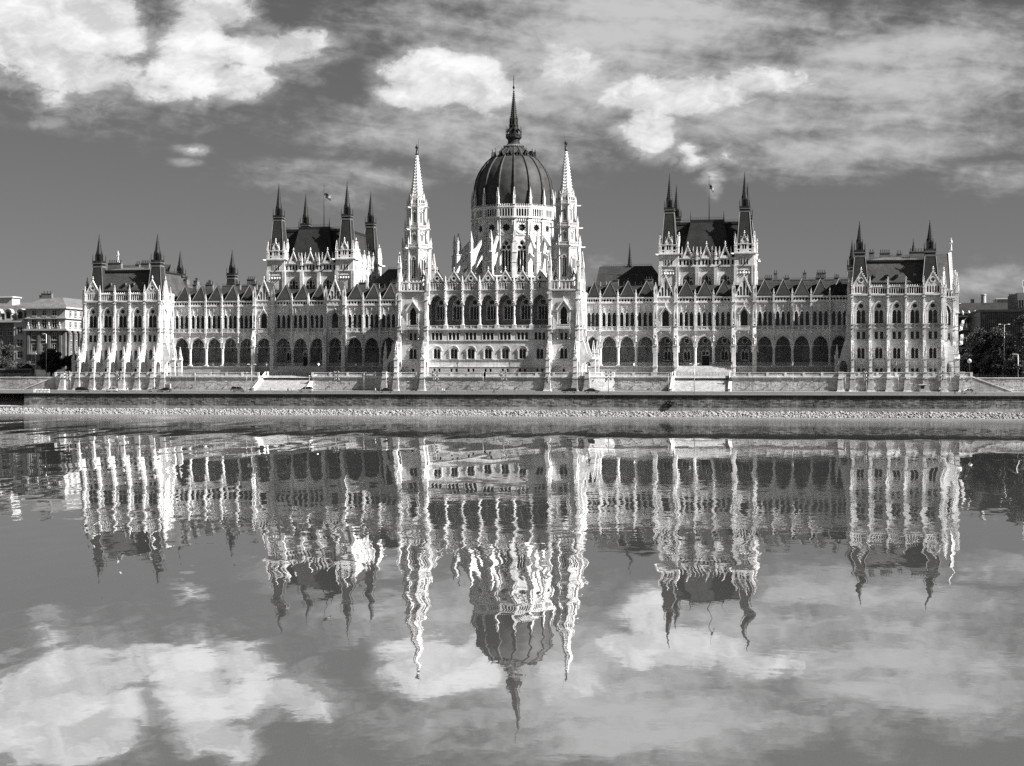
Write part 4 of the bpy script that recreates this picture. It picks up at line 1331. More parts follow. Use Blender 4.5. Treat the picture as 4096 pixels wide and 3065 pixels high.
        m = MB(); m.add([(-2.3, .35, 38.6), (2.3, .35, 38.6), (0, .35, 42), (-2.3, 6, 38.6), (2.3, 6, 38.6), (0, 5, 42)], [(0, 1, 2), (0, 2, 5, 3), (1, 4, 5, 2), (3, 5, 4)], 'slate')
        P.kid('gable_roof', m.mesh('gable_roof'), (c, Y, 0))
    pil = MB()
    pil.box(-.3, .3, -.55, .3, 32.6, 39.2, ST)
    for z in (33.2, 34.2, 35.6, 36.6, 37.6, 38.5):
        pil.octa(-.12, -.6, z, .26, CV, .34); pil.octa(.14, -.6, z + .35, .2, CV, .3)
    pil.box(-.42, .42, -.7, .3, 36.3, 36.6, CV); pil.box(-.4, .4, -.65, .3, 32.4, 32.7, CV)
    pil.lathe([(.34, 39.2), (.2, 39.9), (.22, 40.1), (.05, 40.9)], 6, 0, -.1, CV)
    pil = pil.mesh('statue_pilaster')
    for x in lines:
        P.kid('column', COLM, (x, Y + .42, 25.65)) if abs(x) < 18 else None
        P.kid('statue_pilaster', pil, (x, Y, 0))
        P.kid('statue', STATUE, T(x, Y - .55, 33.0) @ SC(1.5, 1.5, 2.0))
        W.box(x - .62, x + .62, Y - .3, Y + 1.0, 24.75, 25.66, ST)
    # body behind, roofs
    W.box(-28.2, 28.2, -5.9, 48, TF - .4, 36.2, ST)
    W.box(-18.3, 18.3, LY + .45, 4, 34, 38.6, ST)
    W.add([(-18.5, Y + .8, 38.5), (18.5, Y + .8, 38.5), (18.5, -4, 40.6), (-18.5, -4, 40.6), (-18.5, 16, 39.5), (18.5, 16, 39.5)], [(0, 1, 2, 3), (3, 2, 5, 4)], 'slate')
    W.add([(-28.4, -6, 36.2), (28.4, -6, 36.2), (24, 6, 39.8), (-24, 6, 39.8), (24, 46, 39.8), (-24, 46, 39.8), (28.4, 49, 36.2), (-28.4, 49, 36.2)],
          [(0, 1, 2, 3), (3, 2, 4, 5), (1, 6, 4, 2), (0, 3, 5, 7), (5, 4, 6, 7)], 'slate')
    P.realize(building)
build_central()

def build_links():
    """lower roofs between the dome hall and the chambers"""
    P = Part('link_range'); W = P.mb
    W.box(28.2, 49.5, 24, 47, 20, 38.5, ST)
    W.add([(27.5, 23.5, 38.5), (50.5, 23.5, 38.5), (45.0, 36, 46.6), (27.5, 36, 46.6), (27.5, 48, 38.5), (50.5, 48, 38.5)], [(0, 1, 2, 3), (1, 5, 2), (3, 2, 5, 4), (0, 3, 4)], 'slate')
    rg = MB(); rg.box(79, 108, 46, 62, 20, 38.3, ST)
    rg.add([(79, 45.5, 38.3), (110, 45.5, 38.3), (110, 49.5, 42.2), (79, 49.5, 42.2), (79, 60, 42.6), (110, 60, 42.6)], [(0, 1, 2, 3), (3, 2, 5, 4)], 'slate')
    rg.box(79, 110, 49.2, 49.8, 42.1, 42.5, 'lead'); P.kid('rear_range', rg.mesh('rear_range'))
    P.kid('turret_spire', turret_spire(43.6, 2.4, 1.5, 2.0, 54.4), (37.6, 36, 0))
    m = MB()
    for k in range(11):
        x = 29.5 + 1.9 * k
        m.lathe([(.16, 37.5), (.14, 39.6), (.02, 41.0)], 4, x, 23.6, CV)
    baluster_run(m, 28.2, 49.5, 23.3, 38.3, 39.4, 'dark_metal_and_shade', .5)
    cresting(m, 28.5, 45, 36, 46.5, .9)
    P.kid('roof_railing', m.mesh('roof_railing'))
    m = MB(); cresting(m, 79, 110, 49.6, 42.4, .8)
    P.kid('roof_railing', m.mesh('roof_railing'))
    for x, w, n in ((100, 3.0, 4), (94.5, 1.2, 1), (85, 1.2, 2)):
        P.kid('chimney', make_chimney(w, 1.2, 2.3, n), (x, 52, 42.3))
    P.kid('chimney', make_chimney(2.6, 1.6, 2.4, 3), (46.5, 27, 38.6))
    P.realize(building, (1, -1))
build_links()

# ------------------------------------------------------------------ the two tall spire towers
def build_spire_tower():
    P = Part('spire_tower'); W = P.mb
    CX, X0, X1 = 23.3, 18.6, 28.0
    YF, YB = -14.9, -5.6
    CY = -10.25
    hw = (X1 - X0) / 2
    WINB = MB()
    WINB.slab(arch(0, 2.02, 25.95, 29.4, 31.35, 7), [], .6, .65, 'window_glass', sides=False)
    glazing_bars(WINB, -1, 1, 26, 31, .6, 2, 4, .07)
    archivolt(WINB, 0, 2.0, .5, 29.4, 31.35, -.15, .2, ST, 8)
    for sx in (-1, 1):
        WINB.box(sx * 1.25 - .22, sx * 1.25 + .22, -.1, .2, 25.9, 29.4, ST)
        WINB.lathe([(.19, 25.9), (.15, 26.2), (.15, 29.0), (.24, 29.4)], 7, sx * 1.85, -.45, ST)
        WINB.slab([(sx * 2.3, 30.2), (0, 33.5), (0, 33.0), (sx * 2.0, 30.1)], [], -.8, .05, CV)
        crockets(WINB, (sx * 2.3, -.7, 30.3), (0, -.7, 33.55), 8, .14, CV)
    finial(WINB, 0, -.5, 33.4, .9, CV)
    WINB.box(-2.1, 2.1, -1.2, .1, 24.5, 24.75, ST)
    for sx in (-1.8, 1.8):
        WINB.box(sx - .2, sx + .2, -.5, 0, 22.2, 24.5, ST, (sx - .25, sx + .25, -1.1, 0)); WINB.octa(sx, -.3, 21.6, .4, CV)
    baluster_run(WINB, -2.1, 2.1, -1.2, 24.75, 25.8, ST, .26, .2)
    WINB = WINB.mesh('balcony_window')
    WSQ = rect_window(2.2, 2, 21.25, 23.4, .35, .5)
    WLOW = tracery_window(2.3, 15.5, 17.9, 19.0, [(-.55, .92, 15.55, 18.0, 18.6), (.55, .92, 15.55, 18.0, 18.6)], [], .5, .42, .12, .25)
    m = MB(); m.slab(rect(-.36, .36, 11.6, 12.55), [], .3, .33, 'window_glass', sides=False); WBS = m.mesh('basement_window')
    BT = make_buttress(4.8, 1.15, True, 36.0)
    faces = [(T(CX, YF), True), (T(X1, CY) @ RZ(90), True), (T(X0, CY) @ RZ(-90), False)]
    for M, full in faces:
        W.M = M
        hs = [arch(0, 2.0, 25.95, 29.4, 31.35, 7), rect(-1.1, 1.1, 21.25, 23.4), arch(0, 2.3, 15.5, 17.9, 19.0, 8), rect(-.36, .36, 11.6, 12.55)] if full else []
        W.slab(rect(-hw, hw, TF - .4, 36.3), hs, 0, .5, ST, sides=False)
        for z in (24.3, 21.0, 15.2, 13.1):
            W.box(-hw, hw, -.15, 0, z, z + .2, ST)
        corbels(W, -hw, hw, -.25, 35.5, 36.0, .4, ST, .25)
        W.box(-hw - .3, hw + .3, -.5, .2, 36.0, 36.4, ST)
        W.M = None
        if full:
            for nm, me in (('balcony_window', WINB), ('window', WSQ), ('window', WLOW), ('basement_window', WBS)):
                P.kid(nm, me, M)
            for x in (-hw + .55, hw - .55):
                P.kid('buttress', BT, M @ T(x)); P.kid('pinnacle', PINN, M @ T(x, -4.2, 15.4) @ SC(1.0, 1.0, 5.6))
        m = MB(); parapet_arcade(m, -hw + .7, hw - .7, -.2, 36.4, 39.4, 7)
        P.kid('parapet_arcade', m.mesh('parapet_arcade'), M)
    W.box(X0 + .5, X1 - .5, YF + .6, 0, TF, 36.3, 'dark_metal_and_shade')
    W.box(X0 + .1, X1 - .02, YB, 2, TF - .3, 36.2, ST)
    W.box(X0, X1, YF, YB, 36.1, 36.38, 'lead')
    # pinnacle clusters on the four corners with little flying buttresses to the octagon
    for sx in (-1, 1):
        for sy in (-1, 1):
            x, y = CX + sx * (hw - .35), CY + sy * (hw - .35)
            W.box(x - .75, x + .75, y - .75, y + .75, 35.0, 38.6, ST)
            pin(P, x, y, 38.4, 1.25, 10.0, PINN_TALL)
            for (ddx, ddy) in ((.85, 0), (-.85, 0), (0, .85), (0, -.85)):
                pin(P, x + ddx * .8, y + ddy * .8, 36.4, .55, 5.6)
            ang = math.degrees(math.atan2(sy, sx))
            m = MB(); m.prism_x([(-5.2, 39.2), (-5.2, 40.6), (-3.4, 43.6), (-3.4, 42.2), (-4.3, 41.3)], -.25, .25, [], ST)
            P.kid('flying_buttress', m.mesh('flying_buttress'), T(CX, CY) @ RZ(ang + 90))
    # octagonal stages, each smaller than the last
    stages = [(36.4, 49.4, 3.85, 46.9, 40.2, 1.3), (50.6, 55.2, 3.2, 54.2, 51.8, .75), (56.6, 62.0, 2.62, 61.0, 57.4, .55)]
    for (z0, z1, ap, wt, wb, ww) in stages:
        rr = ap / math.cos(math.pi / 8)
        W.lathe([(rr, z0), (rr, z1)], 8, CX, CY, ST, math.pi / 8, cap=False)
        W.lathe([(rr * 1.0, z1 - .5), (rr * 1.12, z1), (rr * 1.14, z1 + .35), (rr * 1.0, z1 + .4)], 8, CX, CY, CV, math.pi / 8)
        for a in range(8):
            M = T(CX, CY) @ RZ(45 * a)
            m = MB()
            m.slab(arch(0, ww, wb, wt - ww * .7, wt, 5), [], -.03, 0, 'window_glass', sides=False)
            m.slab(arch(0, ww + .04, wb, wt - ww * .7, wt + .02, 5), [arch(-ww * .25, ww * .36, wb + .05, wt - ww * 1.0, wt - ww * .75, 3), arch(ww * .25, ww * .36, wb + .05, wt - ww * 1.0, wt - ww * .75, 3), circle(0, wt - ww * .45, ww * .15, 8)], -.14, -.03, CV)
            archivolt(m, 0, ww, .22, wt - ww * .7, wt, -.3, 0, CV, 5)
            P.kid('window', m.mesh('window'), M @ T(0, -ap))
            cz = z1
            corb = MB(); side = ap * math.tan(math.pi / 8)
            corbels(corb, -side, side, -.22, z1 - .7, z1 - .15, .45, CV, .22)
            baluster_run(corb, -side * 1.05, side * 1.05, -.42, z1 + .35, z1 + 1.35, CV, .3, .16)
            P.kid('stage_gallery', corb.mesh('stage_gallery'), M @ T(0, -ap))
            M2 = T(CX, CY) @ RZ(45 * a + 22.5)
            m = MB(); m.box(-.28, .28, -.35, .3, z0, z1 + .3, ST)
            P.kid('corner_shaft', m.mesh('corner_shaft'), M2 @ T(0, -rr))
            P.kid('pinnacle', PINN, M2 @ T(0, -rr * 1.06, z1 + .3) @ SC(.62, .62, 3.4 if z1 < 60 else 2.6))
            if a % 2 == 0:
                m = MB(); m.box(-.16, .16, -1.5, 0, -.2, .12, CV, (-.1, .1, -1.4, 0)); m.octa(0, -1.5, 0, .22, CV)
                P.kid('gargoyle', m.mesh('gargoyle'), M2 @ T(0, -rr * 1.05, z1 + .1))
    # crown of gablets and the open-work spire
    rr = 2.15 / math.cos(math.pi / 8)
    W.lathe([(rr, 62.4), (rr, 65.0)], 8, CX, CY, ST, math.pi / 8)
    for a in range(8):
        M = T(CX, CY) @ RZ(45 * a)
        m = MB(); m.slab([(-.85, 62.4), (.85, 62.4), (.85, 64.6), (0, 66.2), (-.85, 64.6)], [arch(-.36, .42, 62.8, 64.2, 64.6, 3), arch(.36, .42, 62.8, 64.2, 64.6, 3)], -.2, .05, CV)
        m.slab(rect(-.6, .6, 62.7, 64.7), [], -.05, 0, 'window_glass', sides=False)
        P.kid('gablet', m.mesh('gablet'), M @ T(0, -2.15))
        P.kid('pinnacle', PINN, T(CX, CY) @ RZ(45 * a + 22.5) @ T(0, -2.4, 63.2) @ SC(.5, .5, 3.6))
    m = MB()
    spike(m, 64.8, 78.6, 2.05, .34, 8, 15, .22, CV)
    for k in range(12):
        z = 65.6 + k * 1.0
        r_ = 2.05 + (.34 - 2.05) * (z - 64.8) / 13.8
        m.lathe([(r_ * 1.0, z), (r_ * 1.05, z + .12), (r_ * .98, z + .3)], 8, 0, 0, CV, cap=False)
    m.lathe([(.34, 78.4), (.5, 78.7), (.5, 78.95)], 8, mat='bronze')
    P.kid('stone_spire', m.mesh('stone_spire'), (CX, CY, 0))
    P.kid('statue', STATUE_DARK, T(CX, CY, 78.9) @ SC(2.6, 2.6, 3.0))
    m = MB(); m.lathe([(.05, 78.9), (.03, 83.6)], 4, 0, 0, 'bronze'); P.kid('lance', m.mesh('lance'), (CX - .5, CY, 0))
    P.realize(building, (1, -1))
build_spire_tower()

# ------------------------------------------------------------------ dome on its sixteen-sided drum
def build_dome():
    P = Part('dome'); W = P.mb
    CX, CY = 0.0, 28.0
    N = 16
    ap = 13.0
    rr = ap / math.cos(math.pi / N)
    side = ap * math.tan(math.pi / N)         # half a side
    W.lathe([(20.3, 30), (20.3, 42.0), (20.0, 42.4)], N, CX, CY, ST, math.pi / N)
    W.lathe([(20.6, 41.6), (20.6, 42.0)], N, CX, CY, ST, math.pi / N)
    W.lathe([(rr - .9, 40), (rr - .9, 66)], N, CX, CY, 'dark_metal_and_shade', math.pi / N)
    for a in range(N):
        if 5 <= a <= 11:
            full = False                      # the far side, seen by nobody on the river
        else:
            full = True
        M = T(CX, CY) @ RZ(360 / N * a)
        W.M = M @ T(0, -ap)
        W.slab(rect(-side, side, 40, 60.9), [arch(0, 3.1, 43.6, 51.2, 54.2, 8), foil(0, 58.15, 1.32, 8, 56)] if full else [], 0, .45, ST, sides=False)
        W.box(-side * 1.01, side * 1.01, -.2, 0, 55.6, 55.85, ST)
        W.box(-side * 1.02, side * 1.02, -.75, .3, 61.2, 61.55, ST)
        W.box(-side * 1.02, side * 1.02, -.35, .3, 60.8, 61.2, ST)
        W.M = None
        if full:
            Mf = M @ T(0, -ap)
            P.kid('window', DOME_WIN, Mf); P.kid('rose_window', DOME_ROSE, Mf); P.kid('drum_gallery', DOME_GAL, Mf)
        M2 = T(CX, CY) @ RZ(360 / N * (a + .5))
        if not (5 <= a <= 10):
            P.kid('drum_pier', DOME_PIER, M2)
            P.kid('flying_buttress', DOME_FLY, M2)
            P.kid('pinnacle', PINN, M2 @ T(0, -rr - .45, 65.6) @ SC(.95, .95, 5.6))
            P.kid('pinnacle', PINN_TALL, M2 @ T(0, -19.6, 49.6) @ SC(1.15, 1.15, 7.3))
            P.kid('pinnacle', PINN, M2 @ T(0, -rr - .6, 54.2) @ SC(.7, .7, 4.2))
    prof = [(12.95, 63.5), (13.05, 66.5), (13.0, 69.5), (12.75, 72.5), (12.2, 75.0), (11.3, 77.2), (10.2, 79.0), (8.7, 80.9), (7.1, 82.3)]
    up = [(6.85, 82.4), (5.6, 83.6), (4.3, 84.7), (3.2, 85.6)]
    # sixteen separate copper panels between ribs
    def panel(pf, inset):
        m = MB()
        vs_, fs = [], []
        K = 5
        for (r_, z) in pf:
            for k in range(K):
                t = -math.pi / 2 + (2 * k / (K - 1) - 1) * math.pi / N * .97
                q = r_ * (1 - inset * (1 - abs(2 * k / (K - 1) - 1)) * .0)
                vs_.append((q * math.cos(t), q * math.sin(t), z))
        for i in range(len(pf) - 1):
            for k in range(K - 1):
                fs.append((i * K + k, i * K + k + 1, (i + 1) * K + k + 1, (i + 1) * K + k))
        m.add(vs_, fs, 'dome_copper', True)
        return m.mesh('dome_panel')
    def rib(pf, w, h):
        m = MB()
        vs_, fs = [], []
        for i, (r_, z) in enumerate(pf):
            s_ = 1 - .35 * i / len(pf)
            for (dx, dr) in ((-w, -.1), (-w, h * .55), (-w * .45, h), (w * .45, h), (w, h * .55), (w, -.1)):
                vs_.append((dx * s_, -(r_ + dr), z + dr * .25))
        for i in range(len(pf) - 1):
            for k in range(5):
                fs.append((i * 6 + k, i * 6 + k + 1, (i + 1) * 6 + k + 1, (i + 1) * 6 + k))
        m.add(vs_, fs, 'dome_copper', False)
        return m.mesh('dome_rib')
    pn, pu, rb, ru = panel(prof, .1), panel(up, .1), rib(prof, .36, .42), rib(up, .28, .26)
    m = MB()
    m.slab([(-.8, 0), (.8, 0), (0, 1.9)], [arch(0, .6, .12, .7, 1.05, 3)], -.5, .8, 'dark_metal_and_shade')
    crockets(m, (.8, -.5, 0), (0, -.5, 1.9), 5, .12, 'dark_metal_and_shade'); crockets(m, (-.8, -.5, 0), (0, -.5, 1.9), 5, .12, 'dark_metal_and_shade')
    m.lathe([(.09, 1.7), (.04, 2.9)], 4, 0, -.3, 'dark_metal_and_shade'); m.octa(0, -.3, 2.4, .2, 'dark_metal_and_shade')
    lucarne = m.mesh('lucarne')
    for a in range(N):
        M = T(CX, CY) @ RZ(360 / N * a); M2 = T(CX, CY) @ RZ(360 / N * (a + .5))
        P.kid('dome_panel', pn, M); P.kid('dome_panel', pu, M); P.kid('dome_rib', rb, M2); P.kid('dome_rib', ru, M2)
        P.kid('lucarne', lucarne, M @ T(0, -6.9, 82.2))
    m = MB()
    m.lathe([(7.2, 82.2), (7.3, 82.35), (6.9, 82.45)], 48, mat='dark_metal_and_shade', cap=False)
    m.lathe([(3.3, 85.4), (3.35, 85.8), (3.0, 86.0), (2.3, 86.7), (1.95, 87.2), (1.95, 88.2), (2.5, 88.7), (2.55, 89.0)], 16, mat='dark_metal_and_shade')
    m.lathe([(2.6, 85.55), (3.25, 85.9), (2.4, 86.6)], 32, mat='lead', cap=False)
    for i in range(32):
        t = 2 * math.pi * i / 32
        m.octa(3.3 * math.cos(t), 3.3 * math.sin(t), 86.1, .13, 'dark_metal_and_shade', .3)
    for a in range(8):
        m.M = RZ(45 * a)
        baluster_run(m, -1.0, 1.0, -2.5, 88.95, 90.0, 'dark_metal_and_shade', .24, .14)
        m.slab([(-.62, 89), (.62, 89), (.62, 91.9), (0, 93.0), (-.62, 91.9)], [arch(0, .75, 89.4, 91, 91.7, 4)], -1.5, -1.3, 'dark_metal_and_shade', back=True)
        m.slab([(-.48, 93.2), (.48, 93.2), (.48, 94.2), (0, 95.6), (-.48, 94.2)], [arch(0, .5, 93.4, 94, 94.4, 4)], -1.22, -1.08, 'dark_metal_and_shade', back=True)
        m.M = RZ(45 * a + 22.5)
        m.lathe([(.14, 88.9), (.12, 91.4), (.03, 92.6)], 4, 0, -2.55, 'dark_metal_and_shade'); m.octa(0, -2.55, 92.6, .14, 'dark_metal_and_shade')
        m.prism_x([(-2.5, 90.6), (-2.5, 91), (-1.4, 92.4), (-1.4, 91.8)], -.07, .07, [], 'dark_metal_and_shade')
        m.lathe([(.1, 93.0), (.08, 95.2), (.02, 96.2)], 4, 0, -1.35, 'dark_metal_and_shade')
    m.M = None
    m.lathe([(.8, 88.9), (.8, 93)], 8, mat='dark_metal_and_shade')
    m.lathe([(1.6, 92.8), (1.65, 93.1), (1.2, 93.3), (1.05, 95.5)], 8, mat='dark_metal_and_shade')
    P.kid('lantern', m.mesh('lantern'), (CX, CY, 0))
    m = MB()
    spike(m, 95.0, 104.6, 1.1, .14, 8, 14, .16, 'dark_metal_and_shade')
    m.lathe([(.12, 104.5), (.1, 105.0), (.34, 105.3), (.4, 105.6), (.34, 105.9), (.13, 106.2), (.09, 109.6)], 8, mat='dark_metal_and_shade')
    m.octa(0, 0, 108.3, .28, 'dark_metal_and_shade', .16); m.octa(0, 0, 107.4, .14, 'dark_metal_and_shade', .2)
    P.kid('spire', m.mesh('spire'), (CX, CY, 0))
    P.realize(building)
DOME_WIN = tracery_window(3.1, 43.6, 51.2, 54.2, [(-.98, .78, 43.8, 50.2, 50.9), (0, .78, 43.8, 50.2, 50.9), (.98, .78, 43.8, 50.2, 50.9)], [circle(0, 53.1, .6, 14), circle(-.78, 51.75, .62, 14), circle(.78, 51.75, .62, 14)], .6, .5, .2, .25)
_m = MB(); _m.slab(foil(0, 58.15, 1.33, 8, 56), [], .4, .45, 'window_glass', sides=False)
_m.slab(circle(0, 58.15, 1.85, 28), [foil(0, 58.15, 1.32, 8, 56)], -.08, .05, ST); _m.slab(circle(0, 58.15, 2.1, 28), [circle(0, 58.15, 1.85, 28)], -.22, .0, CV)
DOME_ROSE = _m.mesh('rose_window')
_m = MB(); _sd = 13.7 * math.tan(math.pi / 16)
_m.slab(rect(-_sd, _sd, 61.5, 64.7), [arch((k - 2) * .90, .68, 61.75, 63.8, 64.25, 4) for k in range(5)], -.75, -.45, CV, back=True)
_m.slab(rect(-_sd, _sd, 61.5, 64.6), [], .1, .12, 'dark_metal_and_shade', sides=False)  # black backing so the drum gallery openings carry painted shade
for k in range(9):
    x = -_sd + 2 * _sd * (k + .5) / 9
    _m.slab([(x - .3, 64.7), (x + .3, 64.7), (x, 65.6)], [], -.8, -.45, CV); _m.octa(x, -.65, 65.65, .13, CV, .2)
_m.box(-_sd, _sd, -.85, -.4, 64.6, 64.8, CV)
corbels(_m, -_sd, _sd, -.55, 60.2, 61.2, .62, CV, .4)
DOME_GAL = _m.mesh('drum_gallery')
_m = MB(); _r = 13.0 / math.cos(math.pi / 16)
_m.box(-.75, .75, -_r - .55, -_r + .6, 43, 65.7, ST); _m.box(-.85, .85, -_r - .75, -_r + .6, 55.6, 55.9, ST); _m.box(-.9, .9, -_r - .95, -_r + .6, 61.2, 61.6, ST)
_m.lathe([(.28, 57.2), (.22, 58.8), (.04, 60.4)], 5, 0, -_r - .65, CV)
DOME_PIER = _m.mesh('drum_pier')
_m = MB()
_in, _out = -_r - .3, -20.3
_m.prism_x([(_in, 56.2), (_in, 54.6), (-15.2, 52.6), (-16.4, 50.6), (-17.6, 48.3), (-18.6, 47.4), (-18.6, 44), (_out, 44), (_out, 50.0), (-18.7, 50.9), (-17.6, 51.4)], -.34, .34, [], ST)
_m.prism_x([(_in, 50.3), (_in, 48.9), (-15.4, 47.6), (-17.0, 45.6), (-18.6, 44.0), (-18.6, 47.0), (-17.5, 48.0)], -.28, .28, [], ST)
_m.box(-.85, .85, -20.55, -18.3, 36, 44.2, ST); _m.box(-.72, .72, -20.4, -18.5, 44.2, 49.8, ST); _m.box(-.85, .85, -20.55, -18.4, 49.5, 49.8, ST); _m.box(-.82, .82, -20.5, -18.4, 46.4, 46.65, ST)
DOME_FLY = _m.mesh('flying_buttress')
build_dome()

# flags on the chamber roofs
def flag(x, y, z0, z1, fx, label, folded=False):
    e = bpy.data.objects.new('flagpole', None); col.objects.link(e); e.location = (x, y, z0)
    tag(e, label, 'flagpole', 'flagpoles on the palace roofs')
    m = MB(); m.lathe([(.16, 0), (.07, z1 - z0)], 6, 0, 0, 'dark_metal_and_shade', smooth=True); m.octa(0, 0, z1 - z0, .18, 'dark_metal_and_shade')
    link('pole', m.mesh('pole'), e)
    m = MB(); vs_, fs = [], []
    L, Hh = (2.2, 1.7) if not folded else (1.3, 1.5)
    for i in range(13):
        t = i / 12
        for j in range(7):
            s_ = j / 6
            vs_.append((fx * (.1 + L * t), .28 * math.sin(t * 7 + s_) * t, z1 - z0 - 2.6 - Hh * s_ - (.9 if not folded else 1.3) * t * t + .12 * math.sin(t * 6)))
    for i in range(12):
        for j in range(6):
            fs.append((i * 7 + j, i * 7 + j + 1, (i + 1) * 7 + j + 1, (i + 1) * 7 + j))
    m.add(vs_, fs, 'flag_cloth', True)
    link('flag', m.mesh('flag'), e)
flag(-64.35, 25, 59.2, 74.3, 1, 'flagpole with a striped flag blowing from the left chamber roof')
flag(64.35, 25, 59.2, 74.3, 1, 'flagpole with a crumpled flag on the right chamber roof', True)

# ------------------------------------------------------------------ ground, terrace, stairs
def road_z(y):
    return 5.2 + (y + 48.0) * (5.75 - 5.2) / 31.0

def structure(name, mb):
    o = link(name, mb.mesh(name))
    tag(o, kind='structure')
    return o

g = MB()
g.add([(-6000, -11.9, 9.7), (6000, -11.9, 9.7), (6000, 9000, 9.7), (-6000, 9000, 9.7)], [(0, 1, 2, 3)], 'earth')
structure('ground', g)
g = MB()
g.add([(-900, -48, 5.2), (900, -48, 5.2), (900, -16, 5.77), (-900, -16, 5.77)], [(0, 1, 2, 3)], 'asphalt')
structure('quay_road', g)
g = MB()
g.box(-900, 900, -22.0, -11.5, 5.4, 5.86, 'paving')
structure('pavement', g)
g = MB()
g.add([(-134.3, -47.9, 5.27), (900, -47.9, 5.27), (900, -43.2, 5.33), (-134.3, -43.2, 5.33)], [(0, 1, 2, 3)], 'paving')
structure('promenade', g)
g = MB()
g.add([(-1500, -700, -.7), (1500, -700, -.7), (1500, -30, -.7), (-1500, -30, -.7)], [(0, 1, 2, 3)], 'river_water')
structure('river', g)
g = MB()
g.add([(-900, -56, -4.0), (900, -56, -4.0), (900, -47.5, .75), (-900, -47.5, .75)], [(0, 1, 2, 3)], 'mud')
structure('river_bed', g)

STX = (55.8, 72.8)                            # stair flight, mirrored on the other side
tr = MB()
for sx in (-1, 1):
    for (a, b) in ((0.0, STX[0] - .3), (STX[1] + .3, 141.0)):
        x0, x1 = sorted((sx * a, sx * b))
        tr.box(x0, x1, -14.2, -.02, 5.0, TF, 'paving')
    x0, x1 = sorted((sx * (STX[0] - .3), sx * (STX[1] + .3)))
    tr.box(x0, x1, -7.9, -.02, 5.0, TF, 'paving')
tr.box(-31, 31, -18.9, -14.2, 5.0, TF, 'paving')
structure('terrace', tr)

def unit_block():
    m = MB(); m.box(-.5, .5, -.5, .5, -.5, .5, 'terrace_block', (-.47, .47, -.5, .5))
    return m.mesh('stone')
def unit_block2():
    m = MB(); m.box(-.5, .5, -.5, .5, -.5, .5, 'quay_block')
    return m.mesh('stone')
BLOCK_T, BLOCK_Q = unit_block(), unit_block2()

def coursed(parent, segs, bh, lmin, lmax, mat, me_block, keep, focus, name='stonework'):
    """lay stones in courses on wall segments (M, length, z0, z1); the `keep` that show largest are objects, the rest one mesh"""
    stones = []
    for (M, L, z0, z1) in segs:
        n = max(1, int(round((z1 - z0) / bh)))
        h = (z1 - z0) / n
        for i in range(n):
            x = -rnd.uniform(0, lmin)
            while x < L:
                l = rnd.uniform(lmin, lmax)
                a, b = max(0, x), min(L, x + l)
                x += l
                if b - a > .12:
                    p = rnd.uniform(.02, .085)
                    stones.append((M, (a + b) / 2, (b - a) - .035, z0 + h * (i + .5), h - .035, p))
    def score(s_):
        w = s_[0] @ Vector((s_[1], 0, s_[3]))
        return s_[2] * s_[4] / ((w - Vector(CAM)).length ** 2) 
    stones.sort(key=score, reverse=True)
    for (M, xc, l, zc, h, p) in stones[:keep]:
        link('stone', me_block, parent, M @ T(xc, -p / 2 + .05, zc) @ SC(l, p + .1, h))
    m = MB()
    for (M, xc, l, zc, h, p) in stones[keep:]:
        m.M = M
        m.box(xc - l / 2, xc + l / 2, -p, .1, zc - h / 2, zc + h / 2, mat)
    m.M = None
    o = link(name, m.mesh(name), parent)
    o['kind'] = 'stuff'

def seg_M(p0, p1):
    d = Vector((p1[0] - p0[0], p1[1] - p0[1]))
    return T(p0[0], p0[1]) @ Matrix.Rotation(math.atan2(d.y, d.x), 4, 'Z'), d.length

tw = bpy.data.objects.new('terrace_wall', None); col.objects.link(tw)
tag(tw, 'long stone terrace wall with balustrade and battered piers below the palace', 'wall')
half = [(0, -19.3), (31.4, -19.3), (38.6, -14.6), (STX[0] - .35, -14.6)], [(STX[1] + .35, -14.6), (141.2, -14.6)]
lines_ = []
for sx in (1, -1):
    for pl in half:
        pts = [(sx * x, y) for x, y in pl]
        if sx < 0: pts = pts[::-1]
        lines_.append(pts)
PIERX = [104.6] + BUT + [138.6]
TOWX = [19.2, 27.4, 31.0]
segs = []
for pts in lines_:
    for p0, p1 in zip(pts[:-1], pts[1:]):
        M, L = seg_M(p0, p1)
        segs.append((M, L, 5.88, 9.66))
        core = MB(); core.M = M
        core.box(0, L, .06, .8, 5.5, TF, 'mud'); core.box(-.1, L + .1, -.12, .7, 9.66, 9.95, ST); core.box(-.15, L + .15, -.34, .7, 9.95, 10.25, ST)
        core.box(0, L, -.4, .1, 5.7, 6.2, 'paving')
        core.M = None
        link('wall_core', core.mesh('wall_core'), tw)
        nb = max(1, int(round(L / 5.3)))
        for i in range(nb):
            a, b = L * i / nb, L * (i + 1) / nb
            m = MB(); m.M = M
            baluster_run(m, a + .35, b - .35, -.1, 10.25, 11.45, ST, .3, .28)
            m.box(a - .35, a + .35, -.16, .24, 10.25, 11.5, ST)
            if i == nb - 1: m.box(b - .35, b + .35, -.16, .24, 10.25, 11.5, ST)
            m.M = None
            link('balustrade', m.mesh('balustrade'), tw)
            m = MB(); m.M = M @ T((a + b) / 2, 0, 0)
            m.tube([(0, 0, 9.75), (0, -.75, 9.85)], .05, 4, 'steel'); m.lathe([(.02, 9.62), (.2, 9.72), (.2, 9.9), (.02, 10.0)], 8, 0, -.85, 'lead', smooth=True)
            m.M = None
            link('wall_lamp', m.mesh('wall_lamp'), tw)
coursed(tw, segs, .42, .6, 1.5, 'terrace_block', BLOCK_T, 300, None)
pm = MB()
pm.box(-.62, .62, -.75, .3, 9.9, 11.55, ST); pm.box(-.75, .75, -.95, .3, 9.6, 10.2, ST); pm.box(-.72, .72, -.85, .3, 11.35, 11.6, ST)
